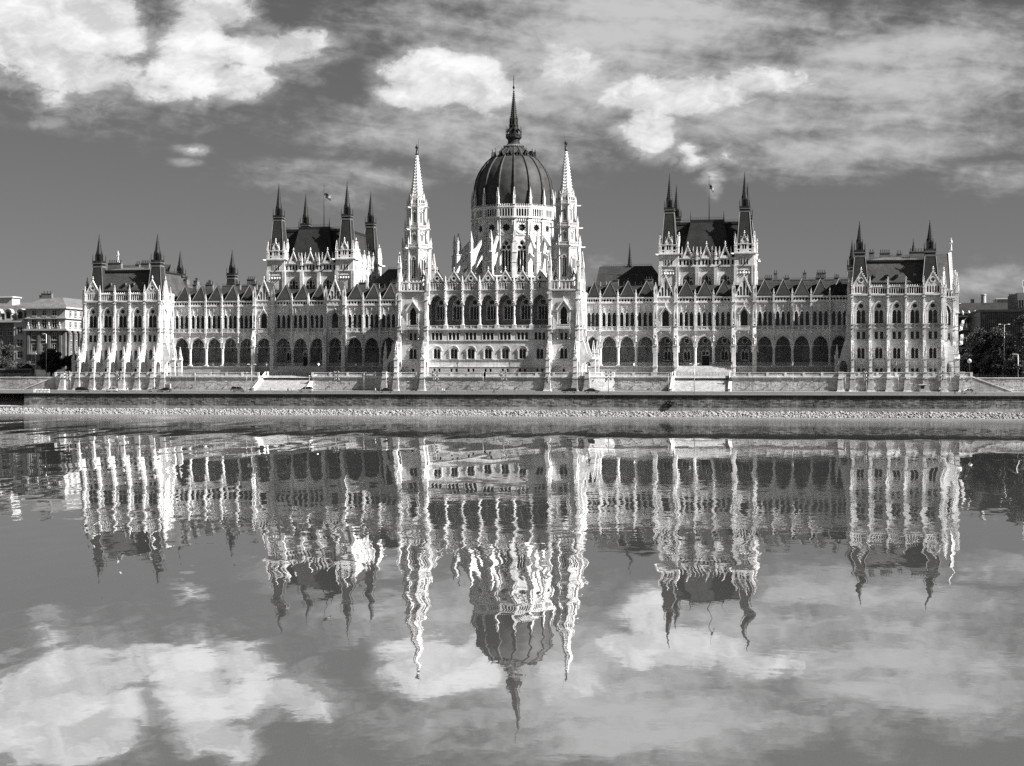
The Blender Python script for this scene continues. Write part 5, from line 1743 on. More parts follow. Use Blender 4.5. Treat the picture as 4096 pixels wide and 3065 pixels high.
for i in range(8):
    z = 6.2 + i * .42
    f = 1 - (z - 6.2) / 3.4
    o = .0 if i % 2 else .07
    w, d_ = .62 + .34 * f + o, .65 + 1.0 * f + o
    for k, (xa, xb) in enumerate(((-w, -.08 + (i % 2) * .3), (-.04 + (i % 2) * .3, w))):
        pm.box(xa, xb, -d_, .3, z, z + .385, 'terrace_block')
pm.box(-.55, .55, -1.2, .3, 6, 9.6, 'mud', (-.5, .5, -.6, .3))
pm.box(-1.25, 1.25, -2.1, .2, 5.5, 5.98, ST); pm.box(-1.1, 1.1, -1.9, .2, 5.98, 6.22, ST)
pm = pm.mesh('pier')
for sx in (1, -1):
    for x in PIERX: link('pier', pm, tw, (sx * x, -14.5, 0))
    for x in TOWX: link('pier', pm, tw, (sx * x, -19.3, 0))

for sx, lab in ((1, 'broad sunlit stone stairway beneath the right chamber block'), (-1, 'broad stone stairway half in shade beneath the left chamber block')):
    e = bpy.data.objects.new('stairway', None); col.objects.link(e); e.location = (sx * (STX[0] + STX[1]) / 2, -12, 5.8)
    tag(e, lab, 'stairs', 'stairways to the terrace')
    w = (STX[1] - STX[0]) / 2
    n = 28
    sm = MB(); sm.box(-w, w, 0, .42, 0, .19, 'step_stone'); sm = sm.mesh('step')
    for i in range(n):
        y = -19.2 + 11.2 * i / n
        link('step', sm, e, T(0, y + 12, (TF - 5.8) * i / n - .02) @ SC(1, 1, 1.0))
    b = MB(); b.add([(-w, -7.1, -.3), (w, -7.1, -.3), (w, 4.2, TF - 5.95), (-w, 4.2, TF - 5.95), (-w, 4.2, -.5), (w, 4.2, -.5)], [(0, 1, 2, 3), (3, 2, 5, 4)], 'mud')
    link('stair_base', b.mesh('stair_base'), e)
    for s2 in (-1, 1):
        b = MB(); x = s2 * (w + .02)
        b.prism_x([(-7.9, -.3), (-7.9, .75), (-7.2, .85), (4.0, TF - 5.8 + 1.1), (5.0, TF - 5.8 + 1.1), (5.0, -.3)], x - .33, x + .33, [], ST)
        b.prism_x([(-8.0, .75), (-8.0, .9), (-7.1, 1.0), (3.9, TF - 5.8 + 1.25), (5.1, TF - 5.8 + 1.25), (5.1, TF - 5.8 + 1.07), (4.0, TF - 5.8 + 1.07), (-7.15, .82)], x - .45, x + .45, [], ST)
        link('parapet', b.mesh('parapet'), e)
    # low iron barrier across the head of the stairs
    b = MB()
    for k in range(3):
        b.box(-w, w, 5.3, 5.36, TF - 5.8 + .35 + .35 * k, TF - 5.8 + .40 + .35 * k, 'black_iron')
    for k in range(19):
        x = -w + 2 * w * k / 18
        b.box(x - .03, x + .03, 5.28, 5.38, TF - 5.8, TF - 5.8 + 1.15, 'black_iron')
    link('barrier', b.mesh('barrier'), e)

# upper quay walls beyond the palace, with a side stair against each
for sx, lab in ((1, 'coursed stone upper quay wall below the dark trees on the right'), (-1, 'coursed stone upper quay wall below the town houses on the left')):
    e = bpy.data.objects.new('upper_quay_wall', None); col.objects.link(e)
    tag(e, lab, 'wall', 'upper quay walls')
    p0, p1 = ((141.2, -12.0), (190.0, -12.0)) if sx > 0 else ((-190.0, -12.0), (-141.2, -12.0))
    M, L = seg_M(p0, p1)
    c = MB(); c.box(min(p0[0], p1[0]) - (400 if sx < 0 else 0), max(p0[0], p1[0]) + (400 if sx > 0 else 0), -11.94, -11.0, 5.4, 9.72, 'terrace_stone')
    c.box(min(p0[0], p1[0]) - (400 if sx < 0 else 0), max(p0[0], p1[0]) + (400 if sx > 0 else 0), -12.2, -10.9, 9.72, 9.98, ST)
    link('wall_core', c.mesh('wall_core'), e)
    coursed(e, [(M, L, 5.85, 9.7)], .42, .6, 1.5, 'terrace_block', BLOCK_T, 300, None)
    r_ = MB(); r_.add([(0, 0, 5.5), (11.5, 0, 5.5), (11.5, 0, 5.95), (0, 0, 10.3), (0, 3.2, 5.5), (11.5, 3.2, 5.5), (11.5, 3.2, 5.95), (0, 3.2, 10.3)],
                      [(0, 1, 2, 3), (3, 2, 6, 7), (4, 7, 6, 5), (1, 5, 6, 2)], 'terrace_stone')
    r_.add([(0, -.12, 10.1), (11.6, -.12, 5.8), (11.6, -.12, 6.1), (0, -.12, 10.5), (0, .4, 10.1), (11.6, .4, 5.8), (11.6, .4, 6.1), (0, .4, 10.5)],
           [(0, 1, 2, 3), (3, 2, 6, 7), (4, 7, 6, 5)], ST)
    link('side_stair', r_.mesh('side_stair'), e, T(sx * 141.2, -14.0) @ SC(sx, 1, 1))
    b = MB(); cresting(b, min(p0[0], p1[0]), max(p0[0], p1[0]), -11.5, 9.95, 1.0, step=.9)
    link('railing', b.mesh('railing'), e)
    b = MB(); b.box(140.9, 141.3, -14.5, -.5, 5.2, 10.4, 'terrace_stone'); 
    link('return_wall', b.mesh('return_wall'), e, SC(sx, 1, 1))

# ------------------------------------------------------------------ river quay
q = bpy.data.objects.new('quay_wall', None); col.objects.link(q)
tag(q, 'weathered stone quay wall with a pale coping along the water', 'wall')
c = MB(); c.box(-134.2, 500, -47.92, -46.5, .8, 5.19, 'quay_stone')
c.box(-134.4, 500, -48.3, -46.6, 5.19, 5.42, 'paving')
c.box(-134.3, 500, -48.2, -47.6, .6, 1.74, 'terrace_stone')
c.box(-134.2, -133.4, -47.9, -34, .8, 5.19, 'quay_stone')
link('wall_core', c.mesh('wall_core'), q)
coursed(q, [(T(-134.2, -47.95), 334.0, 1.76, 4.4)], .44, .7, 1.8, 'quay_block', BLOCK_Q, 300, None)
c = MB()
x = -134.2
while x < 200:
    l = rnd.uniform(1.6, 2.2)
    c.box(x + .03, x + l, -48.06 - rnd.uniform(0, .04), -47.8, 4.43, 5.17, 'quay_stone')
    x += l
o = link('upper_course', c.mesh('upper_course'), q); o['kind'] = 'stuff'
c = MB()
c.add([(-600, -48.3, 1.3), (-134.2, -48.3, 1.3), (-134.2, -36, 4.9), (-600, -36, 4.9)], [(0, 1, 2, 3)], 'terrace_stone')
c.box(-600, -134.2, -36.2, -34, 4.6, 5.35, 'paving')
o = structure('paved_bank', c)

# rough stone at the water's edge
def make_riprap():
    base = []
    for k in range(6):
        ico = [(0, 0, 1), (.894, 0, .447), (.276, .851, .447), (-.724, .526, .447), (-.724, -.526, .447), (.276, -.851, .447),
               (.724, .526, -.447), (-.276, .851, -.447), (-.894, 0, -.447), (-.276, -.851, -.447), (.724, -.526, -.447), (0, 0, -1)]
        v = np.array(ico) * (1 + np.array([[rnd.uniform(-.28, .28)] for _ in range(12)]))
        base.append(v)
    fac = [(0, 1, 2), (0, 2, 3), (0, 3, 4), (0, 4, 5), (0, 5, 1), (1, 6, 2), (2, 7, 3), (3, 8, 4), (4, 9, 5), (5, 10, 1), (6, 7, 2), (7, 8, 3), (8, 9, 4), (9, 10, 5), (10, 6, 1), (11, 7, 6), (11, 8, 7), (11, 9, 8), (11, 10, 9), (11, 6, 10)]
    F0 = np.array(fac)
    V, F = [], []
    npr = np.random.RandomState(3)
    n = 20000
    xs = npr.uniform(-185, 165, n); t = npr.uniform(0, 1, n)
    for i in range(n):
        y = -48.3 - 2.9 * t[i]
        z = .72 - 1.6 * t[i] + npr.uniform(-.12, .12)
        s_ = npr.choice([.16, .22, .3, .42], p=[.4, .34, .2, .06]) * npr.uniform(.8, 1.2)
        a = npr.uniform(0, 6.28)
        v = base[i % 6] * np.array([s_ * npr.uniform(.8, 1.4), s_ * npr.uniform(.8, 1.3), s_ * npr.uniform(.5, .9)])
        c_, sn = math.cos(a), math.sin(a)
        v = np.stack([v[:, 0] * c_ - v[:, 1] * sn + xs[i], v[:, 0] * sn + v[:, 1] * c_ + y, v[:, 2] + z], 1)
        F.append(F0 + 12 * i); V.append(v)
    V = np.concatenate(V); F = np.concatenate(F)
    me = bpy.data.meshes.new('riprap')
    me.vertices.add(len(V)); me.vertices.foreach_set('co', V.astype('f').ravel())
    me.loops.add(F.size); me.loops.foreach_set('vertex_index', F.astype('i').ravel())
    me.polygons.add(len(F)); me.polygons.foreach_set('loop_start', np.arange(0, F.size, 3, dtype='i')); me.polygons.foreach_set('loop_total', np.full(len(F), 3, dtype='i'))
    me.update(calc_edges=True); me.validate()
    me.materials.append(MATS['riprap'])
    tag(link('riprap', me), 'pale broken stone heaped along the foot of the quay', 'rubble', kind='stuff')
make_riprap()

# ------------------------------------------------------------------ things on the quay and the terrace
ORD = ['first', 'second', 'third', 'fourth', 'fifth', 'sixth', 'seventh', 'eighth', 'ninth', 'tenth', 'eleventh', 'twelfth', 'thirteenth', 'fourteenth', 'fifteenth',
       'sixteenth', 'seventeenth', 'eighteenth', 'nineteenth', 'twentieth']
def ordinal(i):
    if i < 20: return ORD[i]
    tens = {2: 'twenty', 3: 'thirty', 4: 'forty', 5: 'fifty'}
    n = i + 1
    if n % 10 == 0: return {30: 'thirtieth', 40: 'fortieth', 50: 'fiftieth'}[n]
    return tens[n // 10] + '-' + ORD[n % 10 - 1]

def thing(name, loc, label, cat, group=None, rz=0.0):
    e = bpy.data.objects.new(name, None); col.objects.link(e)
    e.location = loc; e.rotation_euler = (0, 0, R(rz))
    return tag(e, label, cat, group)

# guard rail along the road
gr = thing('guard_rail', (0, -42.6, 5.3), 'low pale metal guard rail running along the quay road', 'guard rail')
m = MB(); m.box(-133, 260, -.04, .02, .55, .75, 'steel'); m.box(-133, 260, -.03, .02, .22, .30, 'steel'); link('rail', m.mesh('rail'), gr)
m = MB(); m.box(-.09, .09, .03, .14, -.1, .85, 'white_paint'); pm_ = m.mesh('post')
x = -131.0
while x < 165:
    link('post', pm_, gr, (x, 0, 0)); x += 5.0

# bollards at the wall foot
m = MB(); m.lathe([(.06, 0), (.05, .95), (.075, 1.0), (.02, 1.1)], 6, mat='black_iron'); bol = m.mesh('bollard')
for i in range(46):
    x = -131 + i * 5.85
    o = link('bollard', bol, None, (x, -21.6, 5.84)); tag(o, 'thin dark bollard along the pavement, %s from the left' % ordinal(i), 'bollard', 'bollards along the pavement')

# terrace lanterns
def lantern_parts():
    a = MB(); a.lathe([(.34, 0), (.34, .25), (.22, .45), (.2, .95), (.1, 1.1), (.075, 2.6), (.12, 2.75), (.06, 2.85), (.16, 3.05)], 8, mat='black_iron', smooth=False); a.octa(0, 0, 2.2, .14, 'black_iron')
    b = MB(); b.lathe([(.16, 3.05), (.33, 3.75)], 6, mat='lamp_glass', cap=False)
    for i in range(6):
        t = math.pi / 6 + i * math.pi / 3
        b.tube([(.16 * math.cos(t), .16 * math.sin(t), 3.05), (.34 * math.cos(t), .34 * math.sin(t), 3.77)], .025, 4)
    c = MB(); c.lathe([(.4, 3.75), (.36, 3.85), (.15, 4.1), (.1, 4.25), (.03, 4.5)], 6, mat='black_iron')
    return a.mesh('post'), b.mesh('lantern'), c.mesh('cap')
LP = lantern_parts()
for i, x in enumerate((-120.1, -103.7, -88.9, -71.2, -54.2, -42.1, -31.8, -8.9, 7.2, 30.1, 44.1, 56.0, 73.3, 90.8, 103.9, 120.3, 136.8)):
    e = thing('lantern_post', (x, -12.6 if abs(x) > 20 else -17.0, TF), 'black iron lantern post on the terrace, %s from the left' % ORD[i], 'lamp', 'terrace lanterns')
    for n, me in zip(('post', 'lantern', 'cap'), LP): link(n, me, e)

# floodlight masts
fm = MB(); fm.lathe([(.13, 0), (.09, 6.4)], 8, mat='steel', smooth=True)
for z in (4.2, 5.2, 6.2): fm.box(-.85, .85, -.05, .05, z, z + .1, 'steel')
fm = fm.mesh('mast')
fl = MB(); fl.box(-.28, .28, -.2, .3, -.28, .28, 'steel', (-.24, .24, -.1, .25)); fl.slab(rect(-.24, .24, -.24, .24), [], -.215, -.2, 'lamp_glass'); fl.lathe([(.2, 0), (.03, .4)], 6, 0, .3, 'black_iron'); fl = fl.mesh('floodlight')
for i, x in enumerate((-122.0, -105.6, -38.5, -9.1, 10.7, 40.5, 110.6, 130.1)):
    e = thing('floodlight_mast', (x, -45, 5.28), 'steel mast with six floodlights on the quay edge, %s from the left' % ORD[i], 'floodlight', 'floodlight masts on the quay')
    link('mast', fm, e)
    for z in (4.25, 5.25, 6.25):
        for s_ in (-.62, .62): link('floodlight', fl, e, T(s_, .15, z) @ RZ(180 + rnd.uniform(-12, 12)))

# tall double street lamps, thin poles
def double_lamp(x, y, z, h, lab, arm=1.0, group=None):
    e = thing('street_lamp', (x, y, z), lab, 'street lamp', group)
    m = MB(); m.lathe([(.14, 0), (.08, h)], 8, mat='steel', smooth=True); link('pole', m.mesh('pole'), e)
    for s_ in (-1, 1):
        m = MB(); m.tube([(0, 0, h - .2), (s_ * arm * .5, 0, h + .05), (s_ * arm, 0, h + .1)], .045, 5, 'steel'); link('arm', m.mesh('arm'), e)
        m = MB(); m.box(s_ * arm - .35, s_ * arm + .35, -.16, .16, h + .02, h + .22, 'white_paint', (s_ * arm - .25, s_ * arm + .25, -.1, .1)); link('lamp_head', m.mesh('lamp_head'), e)
    return e
double_lamp(-64.1, -45, 5.28, 8.4, 'tall double-headed street lamp before the left stairway')
double_lamp(64.3, -45, 5.28, 8.4, 'tall double-headed street lamp before the right stairway')
double_lamp(152.1, 0, 9.7, 15.8, 'tall T-shaped street lamp among the dark trees', 1.3)
for i, x in enumerate((-133.2, -91.6, -74.8, -54.6, -37.3, -.3, 19.5, 55.1, 91.0, 105.8, 120.5, 134.9)):
    e = thing('slender_pole', (x, -20.4, 5.86), 'slender grey pole standing at the terrace wall, %s from the left' % ORD[i], 'pole', 'slender poles at the wall')
    h = 4.4 + .5 * ((i * 7) % 3)
    m = MB(); m.lathe([(.07, 0), (.05, h)], 6, mat='steel', smooth=True); link('pole', m.mesh('pole'), e)
    m = MB(); m.box(-.14, .14, -.14, .14, h - .05, h + .28, 'white_paint'); link('lamp_head', m.mesh('lamp_head'), e)
for (x, y, h, lab) in ((-155.9, 0, 7.4, 'short white street lamp by the shrubs on the left'), (-157.3, 10, 14.6, 'tall white street lamp with a bent head before the pillared house'), (155.3, -5, 6.9, 'small street lamp at the right edge of the quay')):
    e = thing('street_lamp', (x, y, 9.7), lab, 'street lamp')
    m = MB(); m.lathe([(.14, 0), (.1, h)], 8, mat='white_paint', smooth=True); link('pole', m.mesh('pole'), e)
    m = MB(); m.tube([(0, 0, h - .1), (-.3, 0, h + .1), (-1.0, 0, h + .15)], .08, 6, 'white_paint'); m.box(-1.4, -.7, -.15, .15, h + .05, h + .25, 'white_paint'); link('lamp_head', m.mesh('lamp_head'), e)
e = thing('globe_lamp', (141.7, -5, 9.7), 'white globe lamp on a dark post below the trees', 'lamp')
m = MB(); m.lathe([(.12, 0), (.07, 4.4)], 6, mat='black_iron'); link('post', m.mesh('post'), e)
m = MB(); m.lathe([(.1, 4.3), (.5, 4.6), (.62, 5.0), (.5, 5.4), (.1, 5.7)], 12, mat='lamp_glass', smooth=True); link('globe', m.mesh('globe'), e)

# cars
def car(x, y, dirn, kind, paint, label):
    z = road_z(y) + .01
    e = thing('car', (x, y, z), label, 'car', 'cars on the quay road', 0 if dirn > 0 else 180)
    if kind == 'sedan':
        L, Hh = 4.5, 1.42; low = [(-2.2, .35), (2.2, .35), (2.25, .62), (2.0, .80), (1.05, .93), (-1.5, .97), (-2.15, .92), (-2.25, .6)]
        cab = [(1.0, .92), (.28, 1.38), (-.75, 1.42), (-1.55, .96)]
    elif kind == 'wagon':
        L, Hh = 4.5, 1.48; low = [(-2.2, .35), (2.2, .35), (2.25, .62), (2.0, .82), (1.05, .95), (-2.1, .98), (-2.25, .6)]
        cab = [(1.0, .94), (.25, 1.42), (-1.75, 1.45), (-2.12, .97)]
    elif kind == 'mpv':
        L, Hh = 4.5, 1.7; low = [(-2.15, .35), (2.2, .35), (2.25, .65), (2.0, .88), (1.35, 1.02), (-2.1, 1.05), (-2.2, .6)]
        cab = [(1.4, 1.0), (.35, 1.62), (-1.7, 1.68), (-2.12, 1.04)]
    else:
        L, Hh = 3.9, 1.45; low = [(-1.85, .35), (1.9, .35), (1.95, .62), (1.75, .8), (.95, .93), (-1.8, .97), (-1.92, .6)]
        cab = [(.95, .92), (.2, 1.4), (-1.2, 1.45), (-1.8, .96)]
    def loft(mb, prof, w0, w1, mat):
        zs = [p[1] for p in prof]; z0, z1 = min(zs), max(zs)
        def wd(zz): return w0 + (w1 - w0) * (zz - z0) / (z1 - z0)
        n = len(prof)
        vs_ = [(a, -wd(b), b) for a, b in prof] + [(a, wd(b), b) for a, b in prof]
        tri = geometry.tessellate_polygon([[Vector((a, b, 0)) for a, b in prof]])
        mb.add(vs_, [tuple(t) for t in tri] + [tuple(n + k for k in t) for t in tri] + [(i, (i + 1) % n, n + (i + 1) % n, n + i) for i in range(n)], mat)
    m = MB(); loft(m, low, .86, .82, paint)
    roof = [(cab[1][0] - .02, cab[1][1]), (cab[2][0] + .02, cab[2][1]), (cab[2][0] + .1, cab[2][1] + .05), (cab[1][0] - .2, cab[1][1] + .06)]
    loft(m, roof, .64, .58, paint)
    for i in range(3):                        # pillars
        pa, pb = ((cab[0], cab[1]), ((-.25, .95), (-.3, Hh - .05)), (cab[3], cab[2]))[i]
        for s_ in (-1, 1):
            m.tube([(pa[0], s_ * .80, pa[1]), (pb[0], s_ * .63, pb[1])], .045, 4, paint)
    link('body', m.mesh('body'), e)
    m = MB(); loft(m, cab, .80, .62, 'window_glass'); link('windows', m.mesh('windows'), e)
    wb = L * .30
    for wx in (-wb, wb):
        for s_ in (-1, 1):
            m = MB(); m.M = T(wx, s_ * .78, .31) @ Matrix.Rotation(R(90), 4, 'X'); m.lathe([(.24, -.1), (.31, -.08), (.31, .08), (.24, .1)], 14, mat='tyre', smooth=True); w_ = link('wheel', m.mesh('wheel'), e)
            m = MB(); m.M = T(wx, s_ * .78, .31) @ Matrix.Rotation(R(90), 4, 'X'); m.lathe([(.20, -.11), (.20, .11)], 10, mat='steel'); link('rim', m.mesh('rim'), w_)
    for s_ in (-1, 1):
        m = MB(); m.box(L / 2 - .2, L / 2 - .04, s_ * .62 - .18, s_ * .62 + .18, .6, .74, 'lamp_glass'); link('headlight', m.mesh('headlight'), e)
        m = MB(); m.box(-L / 2 + .02, -L / 2 + .12, s_ * .66 - .12, s_ * .66 + .12, .68, .88, 'car_grey'); link('tail_light', m.mesh('tail_light'), e)
        m = MB(); m.box(.65, .85, s_ * .92 - .1, s_ * .92 + .1, .93, 1.06, paint); link('mirror', m.mesh('mirror'), e)
car(-122.7, -33, 1, 'wagon', 'car_black', 'black estate car before the outer piers of the left pavilion')
car(-113.0, -34, -1, 'hatch', 'car_white', 'white hatchback passing below the left pavilion')
car(-99.9, -32, -1, 'sedan', 'car_silver', 'silver saloon just right of the left pavilion')
car(-94.9, -36, -1, 'hatch', 'car_black', 'black hatchback close behind the silver saloon')
car(-72.8, -33, 1, 'mpv', 'car_grey', 'grey people carrier left of the shaded stairway')
car(-51.7, -33, -1, 'mpv', 'car_silver', 'pale people carrier at the foot of the shaded stairway')
car(-26.8, -34, -1, 'sedan', 'car_black', 'black saloon below the left spire tower')
car(27.6, -33, -1, 'wagon', 'car_black', 'black estate car below the right spire tower')
car(34.4, -34, 1, 'sedan', 'car_black', 'black saloon just right of the right spire tower')
car(138.9, -33, 1, 'sedan', 'car_silver', 'silver saloon beside the side stair at the far right')

# people: one skinned body each
def person_mesh(name, stride, top, legs, lean=0.0):
    J = {'pelvis': (0, 0, .95), 'chest': (lean, 0, 1.32), 'neck': (lean * 1.2, 0, 1.50), 'head': (lean * 1.3 + .02, 0, 1.62), 'crown': (lean * 1.3 + .01, 0, 1.74)}
    E = [('pelvis', 'chest'), ('chest', 'neck'), ('neck', 'head'), ('head', 'crown')]
    rad = {'pelvis': .15, 'chest': .17, 'neck': .06, 'head': .10, 'crown': .075}
    for i, s_ in enumerate((-1, 1)):
        k = stride * (1 if i else -1)
        J.update({'hip%d' % i: (0, s_ * .10, .90), 'knee%d' % i: (k * .24 + .05, s_ * .10, .50), 'ankle%d' % i: (k * .42 - .02, s_ * .10, .09), 'toe%d' % i: (k * .42 + .16, s_ * .11, .04),
                  'sh%d' % i: (lean, s_ * .19, 1.42), 'elbow%d' % i: (lean - k * .16, s_ * .26, 1.13), 'wrist%d' % i: (lean - k * .22 + .10, s_ * .25, .90), 'hand%d' % i: (lean - k * .22 + .14, s_ * .24, .81)})
        E += [('pelvis', 'hip%d' % i), ('hip%d' % i, 'knee%d' % i), ('knee%d' % i, 'ankle%d' % i), ('ankle%d' % i, 'toe%d' % i), ('chest', 'sh%d' % i), ('sh%d' % i, 'elbow%d' % i), ('elbow%d' % i, 'wrist%d' % i), ('wrist%d' % i, 'hand%d' % i)]
        for a, b in (('hip', .10), ('knee', .068), ('ankle', .048), ('toe', .045), ('sh', .075), ('elbow', .05), ('wrist', .036), ('hand', .04)): rad['%s%d' % (a, i)] = b
    names = list(J)
    me = bpy.data.meshes.new(name)
    me.from_pydata([J[n] for n in names], [(names.index(a), names.index(b)) for a, b in E], [])
    o = bpy.data.objects.new(name, me); col.objects.link(o)
    sk = o.modifiers.new('skin', 'SKIN'); sk.use_smooth_shade = True
    for i, n in enumerate(names):
        d = me.skin_vertices[0].data[i]; d.radius = (rad[n], rad[n] * (.8 if n in ('chest', 'pelvis') else 1)); d.use_root = n == 'pelvis'
    sb = o.modifiers.new('sub', 'SUBSURF'); sb.levels = 1; sb.render_levels = 1
    dg = bpy.context.evaluated_depsgraph_get()
    out = bpy.data.meshes.new_from_object(o.evaluated_get(dg))
    bpy.data.objects.remove(o)
    out.materials.clear()
    for mm in (legs, top, 'skin', 'hair', 'black_iron'): out.materials.append(MATS[mm])
    for p in out.polygons:
        c = p.center; far = abs(c.y) > .2
        p.material_index = 4 if c.z < .1 else 0 if c.z < .95 and not (far and c.z > .78) else 2 if (far and c.z < .92) else 1 if c.z < 1.47 else 3 if (c.z > 1.69 or c.x < lean * 1.3 - .03) else 2
        p.use_smooth = True
    return out
PM = [person_mesh('person', 1.0, 'cloth_white', 'cloth_dark', .03), person_mesh('person', .7, 'cloth_white', 'cloth_grey', .0), person_mesh('person', .9, 'cloth_dark', 'cloth_dark', .04), person_mesh('person', .45, 'cloth_grey', 'cloth_dark', .0)]
for x, y, k, rz, lab in ((-26.7, -45.2, 0, 180, 'person in a white top walking beside the black saloon'), (-7.0, -45.2, 1, 0, 'person in a white shirt and pale trousers walking in a pair on the quay'),
                         (-6.4, -45.7, 0, 0, 'person in a white top and dark trousers walking in a pair on the quay'), (7.9, -45, 2, 0, 'person in dark clothes by the rail below the central block'),
                         (-102.5, -45.4, 1, 180, 'person in pale clothes on the quay before the left pavilion'), (133.7, -45.2, 2, 0, 'person in dark clothes striding on the quay at the far right'),
                         (136.1, -40.5, 3, 90, 'person in grey standing by the rail near the far silver car'), (-54.4, -41.0, 2, 180, 'person in dark clothes behind the pale people carrier'),
                         (-53.3, -41.2, 3, 0, 'person in a grey top beside the pale people carrier'), (131.7, -22.4, 0, 0, 'person in a white shirt by the right pavilion piers')):
    z = 5.32 if y < -43 else (5.86 if y > -22.5 and y > -22 else road_z(y))
    o = link('person', PM[k], None, T(x, y, z) @ RZ(rz)); tag(o, lab, 'person', 'people on the quay')

# barrier blocks, kiosk, cabinet
m = MB(); m.box(-.42, .42, -.35, .35, 0, 1.05, 'white_paint', (-.36, .36, -.22, .22)); bb = m.mesh('barrier_block')
for i in range(5):
    o = link('barrier_block', bb, None, (-135.0 + i * 1.08, -40, road_z(-40))); tag(o, 'white barrier block at the end of the quay, %s from the left' % ORD[i], 'barrier', 'white barrier blocks')
e = thing('kiosk', (127.2, -20.5, 5.86), 'small pale kiosk at the foot of the right pavilion', 'kiosk')
m = MB(); m.box(-.9, .9, -.7, .7, 0, 2.0, 'pale_render'); link('body', m.mesh('body'), e)
m = MB(); m.box(-1.1, 1.1, -.9, .9, 2.0, 2.2, 'white_paint'); link('roof', m.mesh('roof'), e)
m = MB(); m.box(-.45, .45, -.74, -.69, 1.0, 1.7, 'window_glass'); link('window', m.mesh('window'), e)
e = thing('utility_cabinet', (-100.5, -20.5, 5.86), 'pale slatted cabinet by the last pier of the left pavilion', 'cabinet')
m = MB(); m.box(-.8, .8, -.5, .5, 0, 2.0, 'pale_render'); link('body', m.mesh('body'), e)
m = MB(); [m.box(-.7 + .35 * k, -.55 + .35 * k, -.53, -.49, .2, 1.8, 'lead') for k in range(5)]; link('slats', m.mesh('slats'), e)

# ------------------------------------------------------------------ trees and shrubs
def tree(x, y, z, h, r, label, seed, trunk_h=None, name='tree', dens=1.25, group='trees beside the palace'):
    rr = random.Random(seed)
    e = thing(name, (x, y, z), label, 'tree' if name == 'tree' else 'shrub', group)
    th = trunk_h if trunk_h is not None else h * .28
    m = MB()
    m.tube([(0, 0, -.2), (.1, .05, th * .6), (.0, .1, th), (.1, 0, h * .7)], [r * .10, r * .075, r * .06, r * .02], 8, 'bark')
    limbs = []
    for i in range(11):
        a = rr.uniform(0, 6.283); z0 = th * rr.uniform(.75, 1.2) + (h - th) * .25 * rr.random()
        q = (r * .75 * math.cos(a) * rr.uniform(.5, 1), r * .75 * math.sin(a) * rr.uniform(.5, 1), z0 + (h - z0) * rr.uniform(.25, .85))
        m.tube([(0, 0, z0), (q[0] * .5, q[1] * .5, (z0 + q[2]) / 2 - .2), q], [r * .045, r * .03, r * .012], 5, 'bark'); limbs.append(q)
    link('trunk', m.mesh('trunk'), e)
    V, F = [], []
    cl = []
    for i in range(int(46 * dens)):
        a, t = rr.uniform(0, 6.283), rr.random()
        zz = th * .8 + (h - th * .8) * t
        w = r * math.sin(math.pi * min(.97, .16 + .80 * t)) ** .7
        q = w * math.sqrt(rr.random()) * rr.uniform(.75, 1.08)
        cl.append((q * math.cos(a), q * math.sin(a), zz, rr.uniform(.16, .34) * r))
    for q in limbs: cl.append((q[0], q[1], q[2], .3 * r))
    for (cx, cy, cz, cr) in cl:
        for _ in range(int(115 * dens)):
            v = Vector((rr.gauss(0, 1), rr.gauss(0, 1), rr.gauss(0, 1))).normalized() * cr * rr.random() ** .45
            p = Vector((cx, cy, cz + v.z * .8)) + Vector((v.x, v.y, 0))
            n1 = Vector((rr.uniform(-1, 1), rr.uniform(-1, 1), rr.uniform(-.6, 1))).normalized(); u = n1.orthogonal().normalized(); w_ = n1.cross(u)
            s_ = rr.uniform(.16, .34)
            k = len(V)
            V += [tuple(p + u * s_), tuple(p + w_ * s_ * .6), tuple(p - u * s_), tuple(p - w_ * s_ * .6)]
            F.append((k, k + 1, k + 2, k + 3))
    me = bpy.data.meshes.new('crown'); me.from_pydata(V, [], F); me.materials.append(MATS['leaf']); me.update()
    link('crown', me, e)
tree(-178.5, 15, 9.7, 12.0, 7.0, 'large dark tree cut by the left edge of the picture', 1)
tree(-158.2, 15, 9.7, 9.2, 4.8, 'round dark tree before the pillared corner house', 2)
tree(-151.0, 17, 9.7, 7.4, 3.2, 'small tree between the corner house and the left pavilion', 3)
tree(-166.0, 12, 9.7, 4.2, 2.6, 'low dark shrub beside the parked bus', 4, .4, 'shrub')
tree(-147.5, 12, 9.7, 4.6, 2.8, 'low dark shrub at the foot of the left pavilion', 9, .4, 'shrub')
tree(146.2, 10, 9.7, 14.5, 4.6, 'pointed tree next to the right pavilion', 5)
tree(151.6, 9, 9.7, 15.3, 4.8, 'tall dense tree behind the T-shaped lamp', 6)
tree(159.0, 2, 9.7, 19.0, 6.0, 'tallest tree at the right edge of the picture', 7)
tree(148.8, 2, 9.7, 6.5, 3.6, 'low dark bush under the trees by the globe lamp', 8, .5, 'shrub')
tree(155.0, -2, 9.7, 6.0, 3.6, 'low dark bush by the small lamp at the right edge', 10, .5, 'shrub')
tree(142.8, 6, 9.7, 7.0, 3.2, 'dark bush in the gap beside the right pavilion', 12, .5, 'shrub')
tree(57.9, -48.5, 2.3, 1.3, 1.0, 'scrubby bush growing out of the quay wall', 11, .1, 'shrub', .35)

